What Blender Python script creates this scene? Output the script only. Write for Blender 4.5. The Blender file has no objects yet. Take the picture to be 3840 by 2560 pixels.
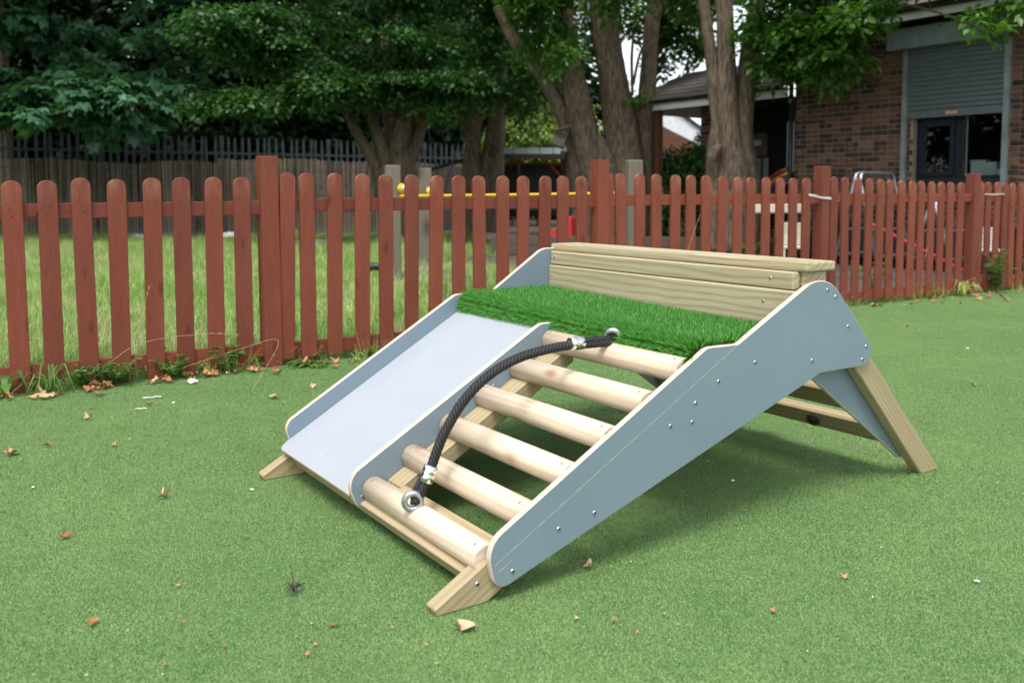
import bpy, bmesh, math, random
import numpy as np
from mathutils import Vector, Matrix, Euler
R = math.radians
sc = bpy.context.scene
C = sc.collection
random.seed(7)
rng = np.random.default_rng(7)

# ------------------------------------------------------------------ camera
cam = bpy.data.cameras.new('camera')
cam.lens = 31.88; cam.sensor_width = 36.0
cam.shift_y = -0.0818
cam.clip_start = 0.05; cam.clip_end = 600
cam.dof.use_dof = True; cam.dof.focus_distance = 3.1; cam.dof.aperture_fstop = 3.4
co = bpy.data.objects.new('camera', cam); C.objects.link(co)
co.location = (0, 0, 1.0); co.rotation_euler = (R(86), 0, 0)
sc.camera = co
# ------------------------------------------------------------------ sky, sun, exposure
SUN_EL, SUN_AZ = 66.0, -165.0
wd = bpy.data.worlds.new('World'); sc.world = wd; wd.use_nodes = True
nt = wd.node_tree; nt.nodes.clear()
sky = nt.nodes.new('ShaderNodeTexSky'); sky.sky_type = 'NISHITA'; sky.sun_disc = False
sky.sun_elevation = R(SUN_EL); sky.sun_rotation = R(SUN_AZ)
sky.air_density = 1.0; sky.dust_density = 1.5; sky.ozone_density = 1.0
hs = nt.nodes.new('ShaderNodeHueSaturation'); hs.inputs['Saturation'].default_value = 0.30
bg = nt.nodes.new('ShaderNodeBackground'); bg.inputs['Strength'].default_value = 0.15
wo = nt.nodes.new('ShaderNodeOutputWorld')
nt.links.new(sky.outputs[0], hs.inputs['Color']); nt.links.new(hs.outputs[0], bg.inputs[0]); nt.links.new(bg.outputs[0], wo.inputs[0])
sl = bpy.data.lights.new('sun', 'SUN'); sl.energy = 1.5; sl.angle = R(24); sl.color = (1.0, 0.96, 0.9)
so = bpy.data.objects.new('sun', sl); C.objects.link(so)
sd = Vector((math.cos(R(SUN_EL))*math.sin(R(SUN_AZ)), math.cos(R(SUN_EL))*math.cos(R(SUN_AZ)), math.sin(R(SUN_EL))))
so.rotation_euler = sd.to_track_quat('Z', 'Y').to_euler(); so.location = (0, 0, 12)
sc.view_settings.view_transform = 'Standard'; sc.view_settings.look = 'None'
sc.view_settings.exposure = 1.0; sc.view_settings.gamma = 1.0
sc.render.engine = 'CYCLES'
sc.cycles.max_bounces = 8; sc.cycles.diffuse_bounces = 3; sc.cycles.glossy_bounces = 3
sc.cycles.transparent_max_bounces = 8; sc.cycles.use_denoising = True

# ------------------------------------------------------------------ helpers
def tag(o, label=None, cat=None, group=None, kind=None):
    if label: o['label'] = label
    if cat: o['category'] = cat
    if group: o['group'] = group
    if kind: o['kind'] = kind
    return o
def setp(o, p):
    if p is not None:
        o.parent = p
        if p.type != 'EMPTY': o.matrix_parent_inverse = p.matrix_basis.inverted()
    return o
def empty(name, loc=(0,0,0), rz=0):
    o = bpy.data.objects.new(name, None); C.objects.link(o); o.empty_display_size = .1
    o.location = loc; o.rotation_euler = (0, 0, rz); return o
def link(name, me, parent=None, mw=None):
    o = bpy.data.objects.new(name, me); C.objects.link(o)
    if mw is not None: o.matrix_basis = mw
    return setp(o, parent)
def mk(name, v, f, mats, parent=None, mw=None, smooth=False, mi=None):
    me = bpy.data.meshes.new(name)
    me.from_pydata([tuple(p) for p in v], [], f)
    if not isinstance(mats, (list, tuple)): mats = [mats]
    for m in mats: me.materials.append(m)
    if mi is not None: me.polygons.foreach_set('material_index', mi)
    if smooth: me.polygons.foreach_set('use_smooth', [True]*len(f))
    me.update(); return link(name, me, parent, mw)
def big(name, v, nper, ntri_idx, mat, attr=None, parent=None, mw=None, smooth=False):
    """many copies of a small leaf/blade: v (n,k,3), faces = index lists per copy"""
    n, k, _ = v.shape
    me = bpy.data.meshes.new(name)
    base = (np.arange(n)*k)[:, None]
    li, ls, lt = [], [], []
    cols = [np.asarray(f) for f in ntri_idx]
    lens = [len(c) for c in cols]
    allf = np.concatenate(cols)
    li = (base + allf[None, :]).ravel()
    tot = np.tile(np.array(lens), n)
    st = np.concatenate([[0], np.cumsum(tot)[:-1]])
    me.vertices.add(n*k); me.vertices.foreach_set('co', v.reshape(-1).astype(np.float32))
    me.loops.add(len(li)); me.loops.foreach_set('vertex_index', li.astype(np.int32))
    me.polygons.add(len(tot)); me.polygons.foreach_set('loop_start', st.astype(np.int32))
    me.polygons.foreach_set('loop_total', tot.astype(np.int32))
    if smooth: me.polygons.foreach_set('use_smooth', np.ones(len(tot), bool))
    if attr is not None:
        a = me.attributes.new('tint', 'FLOAT', 'POINT')
        a.data.foreach_set('value', np.repeat(attr, k).astype(np.float32))
    me.materials.append(mat); me.update(calc_edges=True)
    return link(name, me, parent, mw)
class MB:
    """collects pieces of ONE part"""
    def __init__(s): s.v = []; s.f = []; s.m = []
    def add(s, v, f, m=0):
        b = len(s.v); s.v += [tuple(p) for p in v]; s.f += [tuple(i+b for i in q) for q in f]; s.m += [m]*len(f)
    def box(s, a, b, m=0):
        (x0,y0,z0),(x1,y1,z1) = a, b
        s.add([(x0,y0,z0),(x1,y0,z0),(x1,y1,z0),(x0,y1,z0),(x0,y0,z1),(x1,y0,z1),(x1,y1,z1),(x0,y1,z1)],
              [(0,3,2,1),(4,5,6,7),(0,1,5,4),(1,2,6,5),(2,3,7,6),(3,0,4,7)], m)
    def tube(s, path, rad, seg=10, m=0, cap=True, close=False):
        v, f = tube(path, rad, seg, cap, close); s.add(v, f, m)
    def build(s, name, mats, parent=None, mw=None, smooth=False):
        return mk(name, s.v, s.f, mats, parent, mw, smooth, s.m)
def tube(path, rad, seg=10, cap=True, close=False, ridge=None):
    P = [Vector(p) for p in path]; n = len(P)
    if not hasattr(rad, '__len__'): rad = [rad]*n
    v, f = [], []
    ref = None
    for i in range(n):
        if close: t = P[(i+1) % n]-P[i-1]
        else: t = P[min(i+1, n-1)]-P[max(i-1, 0)]
        t.normalize()
        if ref is None:
            ref = Vector((0,0,1)) if abs(t.z) < .9 else Vector((1,0,0))
            ref = (ref-t*ref.dot(t)).normalized()
        else: ref = (ref-t*ref.dot(t)).normalized()
        b = t.cross(ref)
        for k in range(seg):
            a = 2*math.pi*k/seg
            rr = rad[i]*(ridge(i, k) if ridge else 1)
            v.append(P[i]+(ref*math.cos(a)+b*math.sin(a))*rr)
    m = n if close else n-1
    for i in range(m):
        for k in range(seg):
            j = (i+1) % n; k2 = (k+1) % seg
            f.append((i*seg+k, i*seg+k2, j*seg+k2, j*seg+k))
    if cap and not close:
        f.append(tuple(range(seg-1, -1, -1))); f.append(tuple((n-1)*seg+k for k in range(seg)))
    return v, f
def smoothpath(pts, n=8):
    P = [Vector(p) for p in pts]; out = []
    for i in range(len(P)-1):
        a, b, c, d = P[max(i-1,0)], P[i], P[i+1], P[min(i+2,len(P)-1)]
        for k in range(n):
            t = k/n
            out.append(.5*((2*b)+(c-a)*t+(2*a-5*b+4*c-d)*t*t+(3*b-a-3*c+d)*t**3))
    out.append(P[-1]); return out
def interp(vals, m):
    x = np.linspace(0, len(vals)-1, m); return list(np.interp(x, np.arange(len(vals)), vals))
_box_cache = {}
def box_mesh(sx, sy, sz, bev, mat, seg=2):
    key = (round(sx,4), round(sy,4), round(sz,4), bev, mat.name, seg)
    if key in _box_cache: return _box_cache[key]
    bm = bmesh.new(); bmesh.ops.create_cube(bm, size=1)
    bmesh.ops.scale(bm, vec=(sx, sy, sz), verts=bm.verts)
    if bev: bmesh.ops.bevel(bm, geom=list(bm.edges), offset=bev, segments=seg, affect='EDGES', profile=.5)
    me = bpy.data.meshes.new('box'); bm.to_mesh(me); bm.free(); me.materials.append(mat)
    _box_cache[key] = me; return me
def frame(o, x, y):
    x = Vector(x).normalized(); y = Vector(y); y = (y-x*y.dot(x)).normalized(); z = x.cross(y)
    m = Matrix((x, y, z)).transposed().to_4x4(); m.translation = o; return m
def beam(name, p0, p1, sy, sz, ydir, mat, parent=None, bev=.004):
    p0, p1 = Vector(p0), Vector(p1)
    me = box_mesh((p1-p0).length, sy, sz, bev, mat)
    return link(name, me, parent, frame((p0+p1)/2, p1-p0, ydir))
def fillet(pts, rads, n=7):
    out = []; N = len(pts)
    for i in range(N):
        p = Vector(pts[i]); r = rads[i]
        if r <= 0: out.append(p); continue
        a = (Vector(pts[i-1])-p); b = (Vector(pts[(i+1) % N])-p)
        la, lb = a.length, b.length; a.normalize(); b.normalize()
        ang = a.angle(b); d = min(r/math.tan(ang/2), la*.49, lb*.49); r = d*math.tan(ang/2)
        c = p+(a+b).normalized()*(r/math.sin(ang/2))
        u = (p+a*d-c); w = (p+b*d-c)
        tot = math.atan2(u.x*w.y-u.y*w.x, u.dot(w))
        for k in range(n+1):
            t = tot*k/n; cs, sn = math.cos(t), math.sin(t)
            out.append(Vector((c.x+u.x*cs-u.y*sn, c.y+u.x*sn+u.y*cs)))
    return out
def slab(name, poly, y0, y1, mats, parent, cham=.0025, mw=None):
    """outline in (x,z), thickness along y, edges rounded over; slot 0 face, slot 1 rim"""
    N = len(poly); P = [Vector((p[0], p[1])) for p in poly]
    area = sum(P[i].x*P[(i+1)%N].y-P[(i+1)%N].x*P[i].y for i in range(N))
    if area < 0: P.reverse()
    ins = []
    for i in range(N):
        e0 = (P[i]-P[i-1]).normalized(); e1 = (P[(i+1)%N]-P[i]).normalized()
        n0 = Vector((-e0.y, e0.x)); n1 = Vector((-e1.y, e1.x)); m = (n0+n1)
        m = m.normalized()*min(1.5, 1/max(.3, m.normalized().dot(n0))) if m.length > 1e-6 else n0
        ins.append(P[i]+m*cham)
    v = [(p.x, y0, p.y) for p in ins]+[(p.x, y0+cham, p.y) for p in P]+[(p.x, y1-cham, p.y) for p in P]+[(p.x, y1, p.y) for p in ins]
    f = [tuple(range(N)), tuple(3*N+i for i in range(N-1, -1, -1))]; mi = [0, 0]
    for r in range(3):
        for i in range(N):
            j = (i+1) % N; f.append((r*N+j, r*N+i, (r+1)*N+i, (r+1)*N+j)); mi.append(1)
    return mk(name, v, f, mats, parent, mw, False, mi)
F_, CX_, HOR_ = 3401., 1920., 728.
_c, _s = math.cos(R(4)), math.sin(R(4)); _pp = HOR_+F_*math.tan(R(4))
def _ray(px, py):
    a, b = (px-CX_)/F_, (_pp-py)/F_; return Vector((a, _c+b*_s, -_s+b*_c))
def at(px, py, Y):
    """a point of the place at distance Y in front of the viewpoint"""
    d = _ray(px, py); return Vector((0, 0, 1))+d*(Y/d.y)

# ------------------------------------------------------------------ materials
def newmat(name):
    m = bpy.data.materials.new(name); m.use_nodes = True
    t = m.node_tree; b = t.nodes['Principled BSDF']; return m, t, b
def N(t, kind, **kw):
    n = t.nodes.new(kind)
    for k, v in kw.items():
        if hasattr(n, k): setattr(n, k, v)
        else: n.inputs[k].default_value = v
    return n
def ramp(t, fac, stops):
    r = t.nodes.new('ShaderNodeValToRGB'); e = r.color_ramp.elements
    while len(e) < len(stops): e.new(.5)
    for q, (p, c) in zip(e, stops): q.position = p; q.color = (*c, 1) if len(c) == 3 else c
    t.links.new(fac, r.inputs[0]); return r.outputs[0]
def mixc(t, fac, a, b, mode='MIX'):
    m = t.nodes.new('ShaderNodeMix'); m.data_type = 'RGBA'; m.blend_type = mode
    for s, x in ((0, fac), (6, a), (7, b)):
        if isinstance(x, bpy.types.NodeSocket): t.links.new(x, m.inputs[s])
        else: m.inputs[s].default_value = x if s == 0 else (*x, 1)
    return m.outputs[2]
def objco(t, scale=(1,1,1), rnd=True):
    tc = t.nodes.new('ShaderNodeTexCoord'); mp = t.nodes.new('ShaderNodeMapping')
    mp.inputs['Scale'].default_value = scale
    src = tc.outputs['Object']
    if rnd:
        oi = t.nodes.new('ShaderNodeObjectInfo'); ml = t.nodes.new('ShaderNodeVectorMath'); ml.operation = 'SCALE'
        ml.inputs[0].default_value = (7.1, 3.3, 5.7); t.links.new(oi.outputs['Random'], ml.inputs['Scale'])
        ad = t.nodes.new('ShaderNodeVectorMath'); ad.operation = 'ADD'
        t.links.new(src, ad.inputs[0]); t.links.new(ml.outputs[0], ad.inputs[1]); src = ad.outputs[0]
    t.links.new(src, mp.inputs[0]); return mp.outputs[0]
def noise(t, co, scale, detail=4, rough=.55, out='Fac'):
    n = t.nodes.new('ShaderNodeTexNoise'); n.inputs['Scale'].default_value = scale
    n.inputs['Detail'].default_value = detail; n.inputs['Roughness'].default_value = rough
    t.links.new(co, n.inputs['Vector']); return n.outputs[out]
def bump(t, b, h, strength=.3, dist=.01):
    n = t.nodes.new('ShaderNodeBump'); n.inputs['Strength'].default_value = strength; n.inputs['Distance'].default_value = dist
    t.links.new(h, n.inputs['Height']); t.links.new(n.outputs[0], b.inputs['Normal'])
def plain(name, col, rough=.6, metal=0, var=.12, sc_=8, spec=.5, bmp=0):
    m, t, b = newmat(name); c = objco(t); f = noise(t, c, sc_, 5)
    d = tuple(x*(1-var) for x in col); l = tuple(min(1, x*(1+var)) for x in col)
    t.links.new(ramp(t, f, [(.3, d), (.7, l)]), b.inputs['Base Color'])
    b.inputs['Roughness'].default_value = rough; b.inputs['Metallic'].default_value = metal
    b.inputs['Specular IOR Level'].default_value = spec
    if bmp: bump(t, b, noise(t, c, sc_*6, 4), bmp, .005)
    return m
def wood(name, dark, light, rough=.6, ring=22, knots=None, knotcol=(.25,.12,.06), spec=.3, fine=1.0, green=None):
    """grain runs along the object's own X"""
    m, t, b = newmat(name)
    c = objco(t, (1, 1, 1)); lo = objco(t, (.16, 1, 1)); hi = objco(t, (.02, 1, 1))
    warp = noise(t, lo, 6, 2, .5, 'Color')
    mx = t.nodes.new('ShaderNodeVectorMath'); mx.operation = 'MULTIPLY_ADD'
    t.links.new(warp, mx.inputs[0]); mx.inputs[1].default_value = (.05, .05, .05); t.links.new(lo, mx.inputs[2])
    w = t.nodes.new('ShaderNodeTexWave'); w.wave_type = 'RINGS'; w.rings_direction = 'X'
    w.inputs['Scale'].default_value = ring; w.inputs['Distortion'].default_value = 4.0; w.inputs['Detail'].default_value = 2
    t.links.new(mx.outputs[0], w.inputs['Vector'])
    g = ramp(t, w.outputs['Fac'], [(.0, light), (.72, tuple((a*2+b_)/3 for a, b_ in zip(light, dark))), (1, dark)])
    f2 = noise(t, hi, 420*fine, 3, .6)
    g = mixc(t, .28, g, ramp(t, f2, [(.35, tuple(x*.75 for x in dark)), (.65, light)]))
    big_ = noise(t, lo, 5, 2)
    g = mixc(t, .5, g, ramp(t, big_, [(.3, (.62,.60,.58)), (.7, (1,1,1))]), 'MULTIPLY')
    if green:
        gf = ramp(t, noise(t, lo, 3.2, 2), [(.45, (0,0,0)), (.75, (1,1,1))])
        g = mixc(t, gf, g, mixc(t, .5, g, green))
    if knots:
        kc = objco(t, (knots*.5, knots, knots))
        vo = t.nodes.new('ShaderNodeTexVoronoi'); vo.inputs['Scale'].default_value = 1; vo.inputs['Randomness'].default_value = 1
        t.links.new(kc, vo.inputs['Vector'])
        kf = ramp(t, vo.outputs['Distance'], [(.0, (.9,.9,.9)), (.09, (.75,.75,.75)), (.15, (.25,.25,.25)), (.22, (0,0,0))])
        g = mixc(t, kf, g, knotcol)
    t.links.new(g, b.inputs['Base Color']); b.inputs['Roughness'].default_value = rough
    b.inputs['Specular IOR Level'].default_value = spec
    bump(t, b, f2, .12, .003); return m
def leafmat(name, dark, light, trans=.35, gloss=.42, spec=.5):
    m, t, b = newmat(name); out = t.nodes['Material Output']
    a = t.nodes.new('ShaderNodeAttribute'); a.attribute_name = 'tint'
    col = ramp(t, a.outputs['Fac'], [(0, dark), (.75, light), (1, tuple(min(1, x*1.25+.012) for x in light))])
    t.links.new(col, b.inputs['Base Color']); b.inputs['Roughness'].default_value = gloss
    b.inputs['Specular IOR Level'].default_value = spec
    tr = t.nodes.new('ShaderNodeBsdfTranslucent')
    t.links.new(mixc(t, 1, col, (1.5, 1.6, .5), 'MULTIPLY'), tr.inputs[0])
    mx = t.nodes.new('ShaderNodeMixShader'); mx.inputs[0].default_value = trans
    t.links.new(b.outputs[0], mx.inputs[1]); t.links.new(tr.outputs[0], mx.inputs[2]); t.links.new(mx.outputs[0], out.inputs[0])
    return m
M = {}
M['rung'] = wood('pine_rung', (.73,.55,.38), (.87,.725,.555), .5, 14, 8.0, (.45,.22,.13))
M['treated'] = wood('treated_timber', (.40,.30,.17), (.54,.43,.265), .6, 20, 2.6, (.15,.10,.05), green=(.36,.34,.18))
M['board'] = wood('backrest_timber', (.38,.31,.17), (.61,.53,.35), .6, 15, 3.6, (.15,.11,.05), green=(.42,.44,.27))
M['oldpost'] = wood('weathered_timber', (.12,.10,.075), (.25,.22,.17), .85, 20, 2.0, (.05,.04,.03), green=(.14,.16,.08))
M['sleeper'] = wood('sleeper_timber', (.075,.06,.045), (.16,.13,.10), .9, 20, None)
M['darkboard'] = wood('dark_board', (.05,.04,.032), (.12,.10,.08), .9, 20, None)
M['brownpost'] = wood('brown_post', (.10,.04,.02), (.17,.07,.035), .7, 20, None)
def panel_mat():
    m, t, b = newmat('grey_laminate'); c = objco(t)
    t.links.new(ramp(t, noise(t, c, 3, 4), [(.3, (.190,.254,.300)), (.7, (.210,.278,.326))]), b.inputs['Base Color'])
    f = noise(t, c, 900, 2)
    b.inputs['Roughness'].default_value = .38; b.inputs['Specular IOR Level'].default_value = .5
    bump(t, b, f, .05, .0008); return m
M['panel'] = panel_mat()
def slide_mat():
    m, t, b = newmat('skylit_slide_laminate'); c = objco(t); lo = objco(t, (.3, 2, 1))
    t.links.new(ramp(t, noise(t, c, 4, 4), [(.3, (.370,.400,.440)), (.7, (.400,.430,.470))]), b.inputs['Base Color'])  # same laminate as the panels, sky reflection lightened into the base colour
    f = noise(t, lo, 30, 4)
    t.links.new(ramp(t, f, [(.3, (.30,)*3), (.8, (.42,)*3)]), b.inputs['Roughness'])
    b.inputs['Specular IOR Level'].default_value = .5
    bump(t, b, noise(t, c, 900, 2), .04, .0008); return m
M['slide'] = slide_mat()
def ply_mat():
    m, t, b = newmat('plywood_edge'); tc = t.nodes.new('ShaderNodeTexCoord')
    sx = t.nodes.new('ShaderNodeSeparateXYZ'); t.links.new(tc.outputs['Object'], sx.inputs[0])
    c = objco(t, (1, .02, 1), False); nz = noise(t, c, 40, 3)
    w = t.nodes.new('ShaderNodeMath'); w.operation = 'MULTIPLY_ADD'; t.links.new(sx.outputs['Y'], w.inputs[0]); w.inputs[1].default_value = 1380.
    t.links.new(nz, w.inputs[2]); s = t.nodes.new('ShaderNodeMath'); s.operation = 'SINE'; t.links.new(w.outputs[0], s.inputs[0])
    g = ramp(t, s.outputs[0], [(.0, (.46,.31,.21)), (.35, (.76,.60,.47)), (1, (.86,.74,.62))])
    g = mixc(t, .35, g, ramp(t, nz, [(.3, (.62,.46,.34)), (.7, (.9,.8,.68))]))
    t.links.new(g, b.inputs['Base Color']); b.inputs['Roughness'].default_value = .55; return m
M['ply'] = ply_mat()
M['zinc'] = plain('zinc_metal', (.62,.63,.63), .3, 1, .12, 60, bmp=.1)
M['galv'] = plain('galvanised_metal', (.42,.44,.46), .45, .85, .25, 45, bmp=.2)
M['alu'] = plain('bright_metal', (.85,.85,.86), .2, 1, .06, 30)
M['hole'] = plain('dark_recess', (.02,.018,.016), .8)
def rope_mat():
    m, t, b = newmat('black_rope'); c = objco(t)
    f = noise(t, c, 700, 2); t.links.new(ramp(t, f, [(.3, (.004,.004,.005)), (.75, (.03,.03,.034))]), b.inputs['Base Color'])
    b.inputs['Roughness'].default_value = .5; bump(t, b, f, .6, .002); return m
M['rope'] = rope_mat()
M['blackrubber'] = plain('black_rubber', (.015,.015,.016), .45)
def fence_mat():
    m, t, b = newmat('red_fence_paint'); hi = objco(t, (1, 1, .03)); lo = objco(t, (1, 1, .3)); c = objco(t)
    f = noise(t, hi, 260, 3); g = ramp(t, noise(t, lo, 7, 3), [(.3, (.185,.042,.022)), (.7, (.25,.062,.033))])
    g = mixc(t, .35, g, ramp(t, f, [(.35, (.12,.030,.019)), (.65, (.25,.078,.050))]))
    # worn, bleached tips and scuffs
    tc = t.nodes.new('ShaderNodeTexCoord'); sx = t.nodes.new('ShaderNodeSeparateXYZ'); t.links.new(tc.outputs['Object'], sx.inputs[0])
    h = t.nodes.new('ShaderNodeMapRange'); h.inputs['From Min'].default_value = .93; h.inputs['From Max'].default_value = 1.1; t.links.new(sx.outputs['Z'], h.inputs[0])
    wn = t.nodes.new('ShaderNodeMath'); wn.operation = 'MULTIPLY'; t.links.new(h.outputs[0], wn.inputs[0])
    t.links.new(ramp(t, noise(t, lo, 22, 5), [(.42, (0,0,0)), (.75, (1,1,1))]), wn.inputs[1])
    g = mixc(t, wn.outputs[0], g, (.33,.155,.10))
    kc = objco(t, (9, 9, 3)); vo = t.nodes.new('ShaderNodeTexVoronoi'); vo.inputs['Scale'].default_value = 1; t.links.new(kc, vo.inputs['Vector'])
    g = mixc(t, ramp(t, vo.outputs['Distance'], [(.0, (.75,)*3), (.09, (.5,)*3), (.16, (0,0,0))]), g, (.08,.02,.014))
    oi = t.nodes.new('ShaderNodeObjectInfo'); g = mixc(t, .8, g, ramp(t, oi.outputs['Random'], [(0, (.80,.80,.82)), (.5, (1,1,1)), (1, (1.14,1.10,1.06))]), 'MULTIPLY')
    t.links.new(g, b.inputs['Base Color']); b.inputs['Roughness'].default_value = .62; b.inputs['Specular IOR Level'].default_value = .3
    bump(t, b, f, .25, .004); return m
M['fence'] = fence_mat()
def turf_mat(name, blade):
    m, t, b = newmat(name); tc = t.nodes.new('ShaderNodeTexCoord'); geo = t.nodes.new('ShaderNodeNewGeometry')
    big_ = noise(t, geo.outputs['Position'], .9, 4); mid = noise(t, geo.outputs['Position'], 7, 3)
    if blade:
        a = t.nodes.new('ShaderNodeAttribute'); a.attribute_name = 'tint'
        g = ramp(t, a.outputs['Fac'], [(0, (.145,.265,.092)), (.5, (.205,.35,.125)), (.85, (.265,.41,.155)), (.95, (.34,.43,.19)), (1, (.33,.33,.19))])
    else:
        g = ramp(t, noise(t, geo.outputs['Position'], 260, 3), [(.3, (.11,.22,.07)), (.7, (.16,.30,.10))])
    g = mixc(t, .8, g, ramp(t, big_, [(.3, (.80,.88,.84)), (.7, (1.12,1.05,1))]), 'MULTIPLY')
    g = mixc(t, .6, g, ramp(t, mid, [(.3, (.88,.92,.9)), (.7, (1.1,1.06,1.05))]), 'MULTIPLY')
    t.links.new(g, b.inputs['Base Color']); b.inputs['Roughness'].default_value = .5; b.inputs['Specular IOR Level'].default_value = .3
    if not blade: bump(t, b, noise(t, geo.outputs['Position'], 400, 3), .8, .01)
    return m
M['turf'] = turf_mat('artificial_turf', False); M['turfblade'] = turf_mat('artificial_turf_blades', True)
M['matblade'] = leafmat('mat_grass', (.03,.14,.02), (.15,.42,.09), .15, .34, .5)
M['matbase'] = plain('mat_backing', (.03,.10,.02), .9)
M['grass'] = leafmat('wild_grass', (.09,.19,.035), (.38,.46,.17), .3, .5, .3)
def patchy_grass():
    m = leafmat('patchy_wild_grass', (.11,.25,.045), (.35,.50,.14), .3, .5, .3); t = m.node_tree
    b = t.nodes['Principled BSDF']; geo = t.nodes.new('ShaderNodeNewGeometry'); src = b.inputs['Base Color'].links[0].from_socket
    a = t.nodes.new('ShaderNodeAttribute'); a.attribute_name = 'tint'
    straw = ramp(t, a.outputs['Fac'], [(0, (.30,.37,.12)), (.6, (.52,.54,.24)), (1, (.66,.63,.38))])
    f = ramp(t, noise(t, geo.outputs['Position'], 1.1, 3), [(.48, (0,0,0)), (.64, (.85,.85,.85))])
    c = mixc(t, f, src, straw); t.links.new(c, b.inputs['Base Color'])
    for n in t.nodes:
        if n.type == 'BSDF_TRANSLUCENT': t.links.new(c, n.inputs[0])
    return m
M['patchgrass'] = patchy_grass()
M['leaf_mid'] = leafmat('mid_green_leaf', (.012,.050,.013), (.062,.165,.036), .32, .40, .5)
M['leaf_syc'] = leafmat('blue_green_leaf', (.018,.066,.032), (.075,.20,.10), .2, .45, .45)
M['leaf_dark'] = leafmat('dark_leaf', (.006,.020,.007), (.020,.055,.016), .12, .6, .25)
M['leaf_bright'] = leafmat('bright_leaf', (.022,.075,.012), (.085,.20,.028), .4, .38, .5)
M['leaf_yel'] = leafmat('yellow_green_leaf', (.07,.13,.03), (.26,.34,.08), .4, .5, .3)
M['weed'] = leafmat('weed_leaf', (.04,.12,.02), (.13,.26,.06), .35, .45, .4)
def bark_mat():
    m, t, b = newmat('tree_bark'); geo = objco(t, (1, 1, .22), False); c = objco(t, (1,1,1), False)
    n1 = noise(t, geo, 26, 5, .65); n2 = noise(t, c, 2.2, 3)
    g = ramp(t, n1, [(.30, (.05,.038,.028)), (.5, (.155,.118,.086)), (.72, (.27,.21,.158))])
    g = mixc(t, .55, g, ramp(t, n2, [(.3, (.62,.64,.55)), (.7, (1.15,1.08,1))]), 'MULTIPLY')
    t.links.new(g, b.inputs['Base Color']); b.inputs['Roughness'].default_value = .9; b.inputs['Specular IOR Level'].default_value = .15
    bump(t, b, n1, .8, .03); return m
M['bark'] = bark_mat()
M['twig'] = plain('twig_bark', (.07,.055,.04), .9)
M['reed'] = None
def reed_mat():
    m, t, b = newmat('reed_cane'); a = t.nodes.new('ShaderNodeAttribute'); a.attribute_name = 'tint'
    lo = objco(t, (1.2, 1.2, .25), False)
    g = ramp(t, a.outputs['Fac'], [(0, (.13,.102,.08)), (.4, (.27,.215,.17)), (.8, (.43,.365,.30)), (1, (.60,.55,.49))])
    g = mixc(t, .7, g, ramp(t, noise(t, lo, 1.3, 3), [(.35, (.62,.60,.58)), (.7, (1.12,1.08,1.04))]), 'MULTIPLY')
    t.links.new(g, b.inputs['Base Color']); b.inputs['Roughness'].default_value = .75; return m
M['reed'] = reed_mat()
M['palisade'] = plain('palisade_steel', (.05,.062,.068), .6, .2, .3, 6)
def ground_mat():
    m, t, b = newmat('earth_and_grass'); geo = t.nodes.new('ShaderNodeNewGeometry'); p = geo.outputs['Position']
    g = ramp(t, noise(t, p, 14, 5), [(.3, (.05,.04,.028)), (.7, (.13,.105,.075))])
    gr = ramp(t, noise(t, p, 18, 4), [(.3, (.035,.075,.018)), (.7, (.10,.15,.04))])
    sx = t.nodes.new('ShaderNodeSeparateXYZ'); t.links.new(p, sx.inputs[0])
    mr = t.nodes.new('ShaderNodeMapRange'); mr.inputs['From Min'].default_value = -.4; mr.inputs['From Max'].default_value = -2.2
    ad = t.nodes.new('ShaderNodeMath'); ad.operation = 'MULTIPLY_ADD'; t.links.new(noise(t, p, .8, 3), ad.inputs[0]); ad.inputs[1].default_value = 2.0; t.links.new(sx.outputs['X'], ad.inputs[2])
    t.links.new(ad.outputs[0], mr.inputs[0])
    t.links.new(mixc(t, mr.outputs[0], g, gr), b.inputs['Base Color']); b.inputs['Roughness'].default_value = .95
    bump(t, b, noise(t, p, 30, 5), .6, .03); return m
M['ground'] = ground_mat()
M['tarmac'] = plain('tarmac', (.085,.09,.10), .9, 0, .2, 60, bmp=.4)
def brick_mat():
    m, t, b = newmat('brick_clay'); oi = t.nodes.new('ShaderNodeObjectInfo'); at_ = t.nodes.new('ShaderNodeAttribute'); at_.attribute_name = 'tint'
    ad = t.nodes.new('ShaderNodeMath'); ad.operation = 'ADD'; t.links.new(at_.outputs['Fac'], ad.inputs[0])
    w = t.nodes.new('ShaderNodeMath'); w.operation = 'MULTIPLY'; w.inputs[1].default_value = .999; t.links.new(oi.outputs['Random'], w.inputs[0])
    t.links.new(w.outputs[0], ad.inputs[1]); fr = t.nodes.new('ShaderNodeMath'); fr.operation = 'FRACT'; t.links.new(ad.outputs[0], fr.inputs[0])
    g = ramp(t, fr.outputs[0], [(0, (.030,.021,.020)), (.26, (.042,.026,.023)), (.36, (.085,.042,.028)), (.62, (.125,.062,.040)), (.86, (.16,.088,.057)), (1, (.10,.048,.035))])
    c = objco(t); g = mixc(t, .5, g, ramp(t, noise(t, c, 30, 4), [(.3, (.6,.6,.6)), (.7, (1.15,1.12,1.1))]), 'MULTIPLY')
    t.links.new(g, b.inputs['Base Color']); b.inputs['Roughness'].default_value = .9; bump(t, b, noise(t, c, 90, 3), .4, .004); return m
M['brick'] = brick_mat()
M['mortar'] = plain('mortar', (.22,.165,.12), .95, 0, .2, 40, bmp=.3)
M['rooftile'] = plain('roof_tile', (.17,.135,.12), .85, 0, .3, 20, bmp=.3)
M['anthracite'] = plain('anthracite_frame', (.009,.013,.019), .5, spec=.25)
M['shutter'] = plain('shutter_metal', (.105,.135,.14), .42, .25, .1, 8)
M['shutbox'] = plain('shutter_box_metal', (.19,.225,.225), .5, .2, .25, 5)
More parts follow.
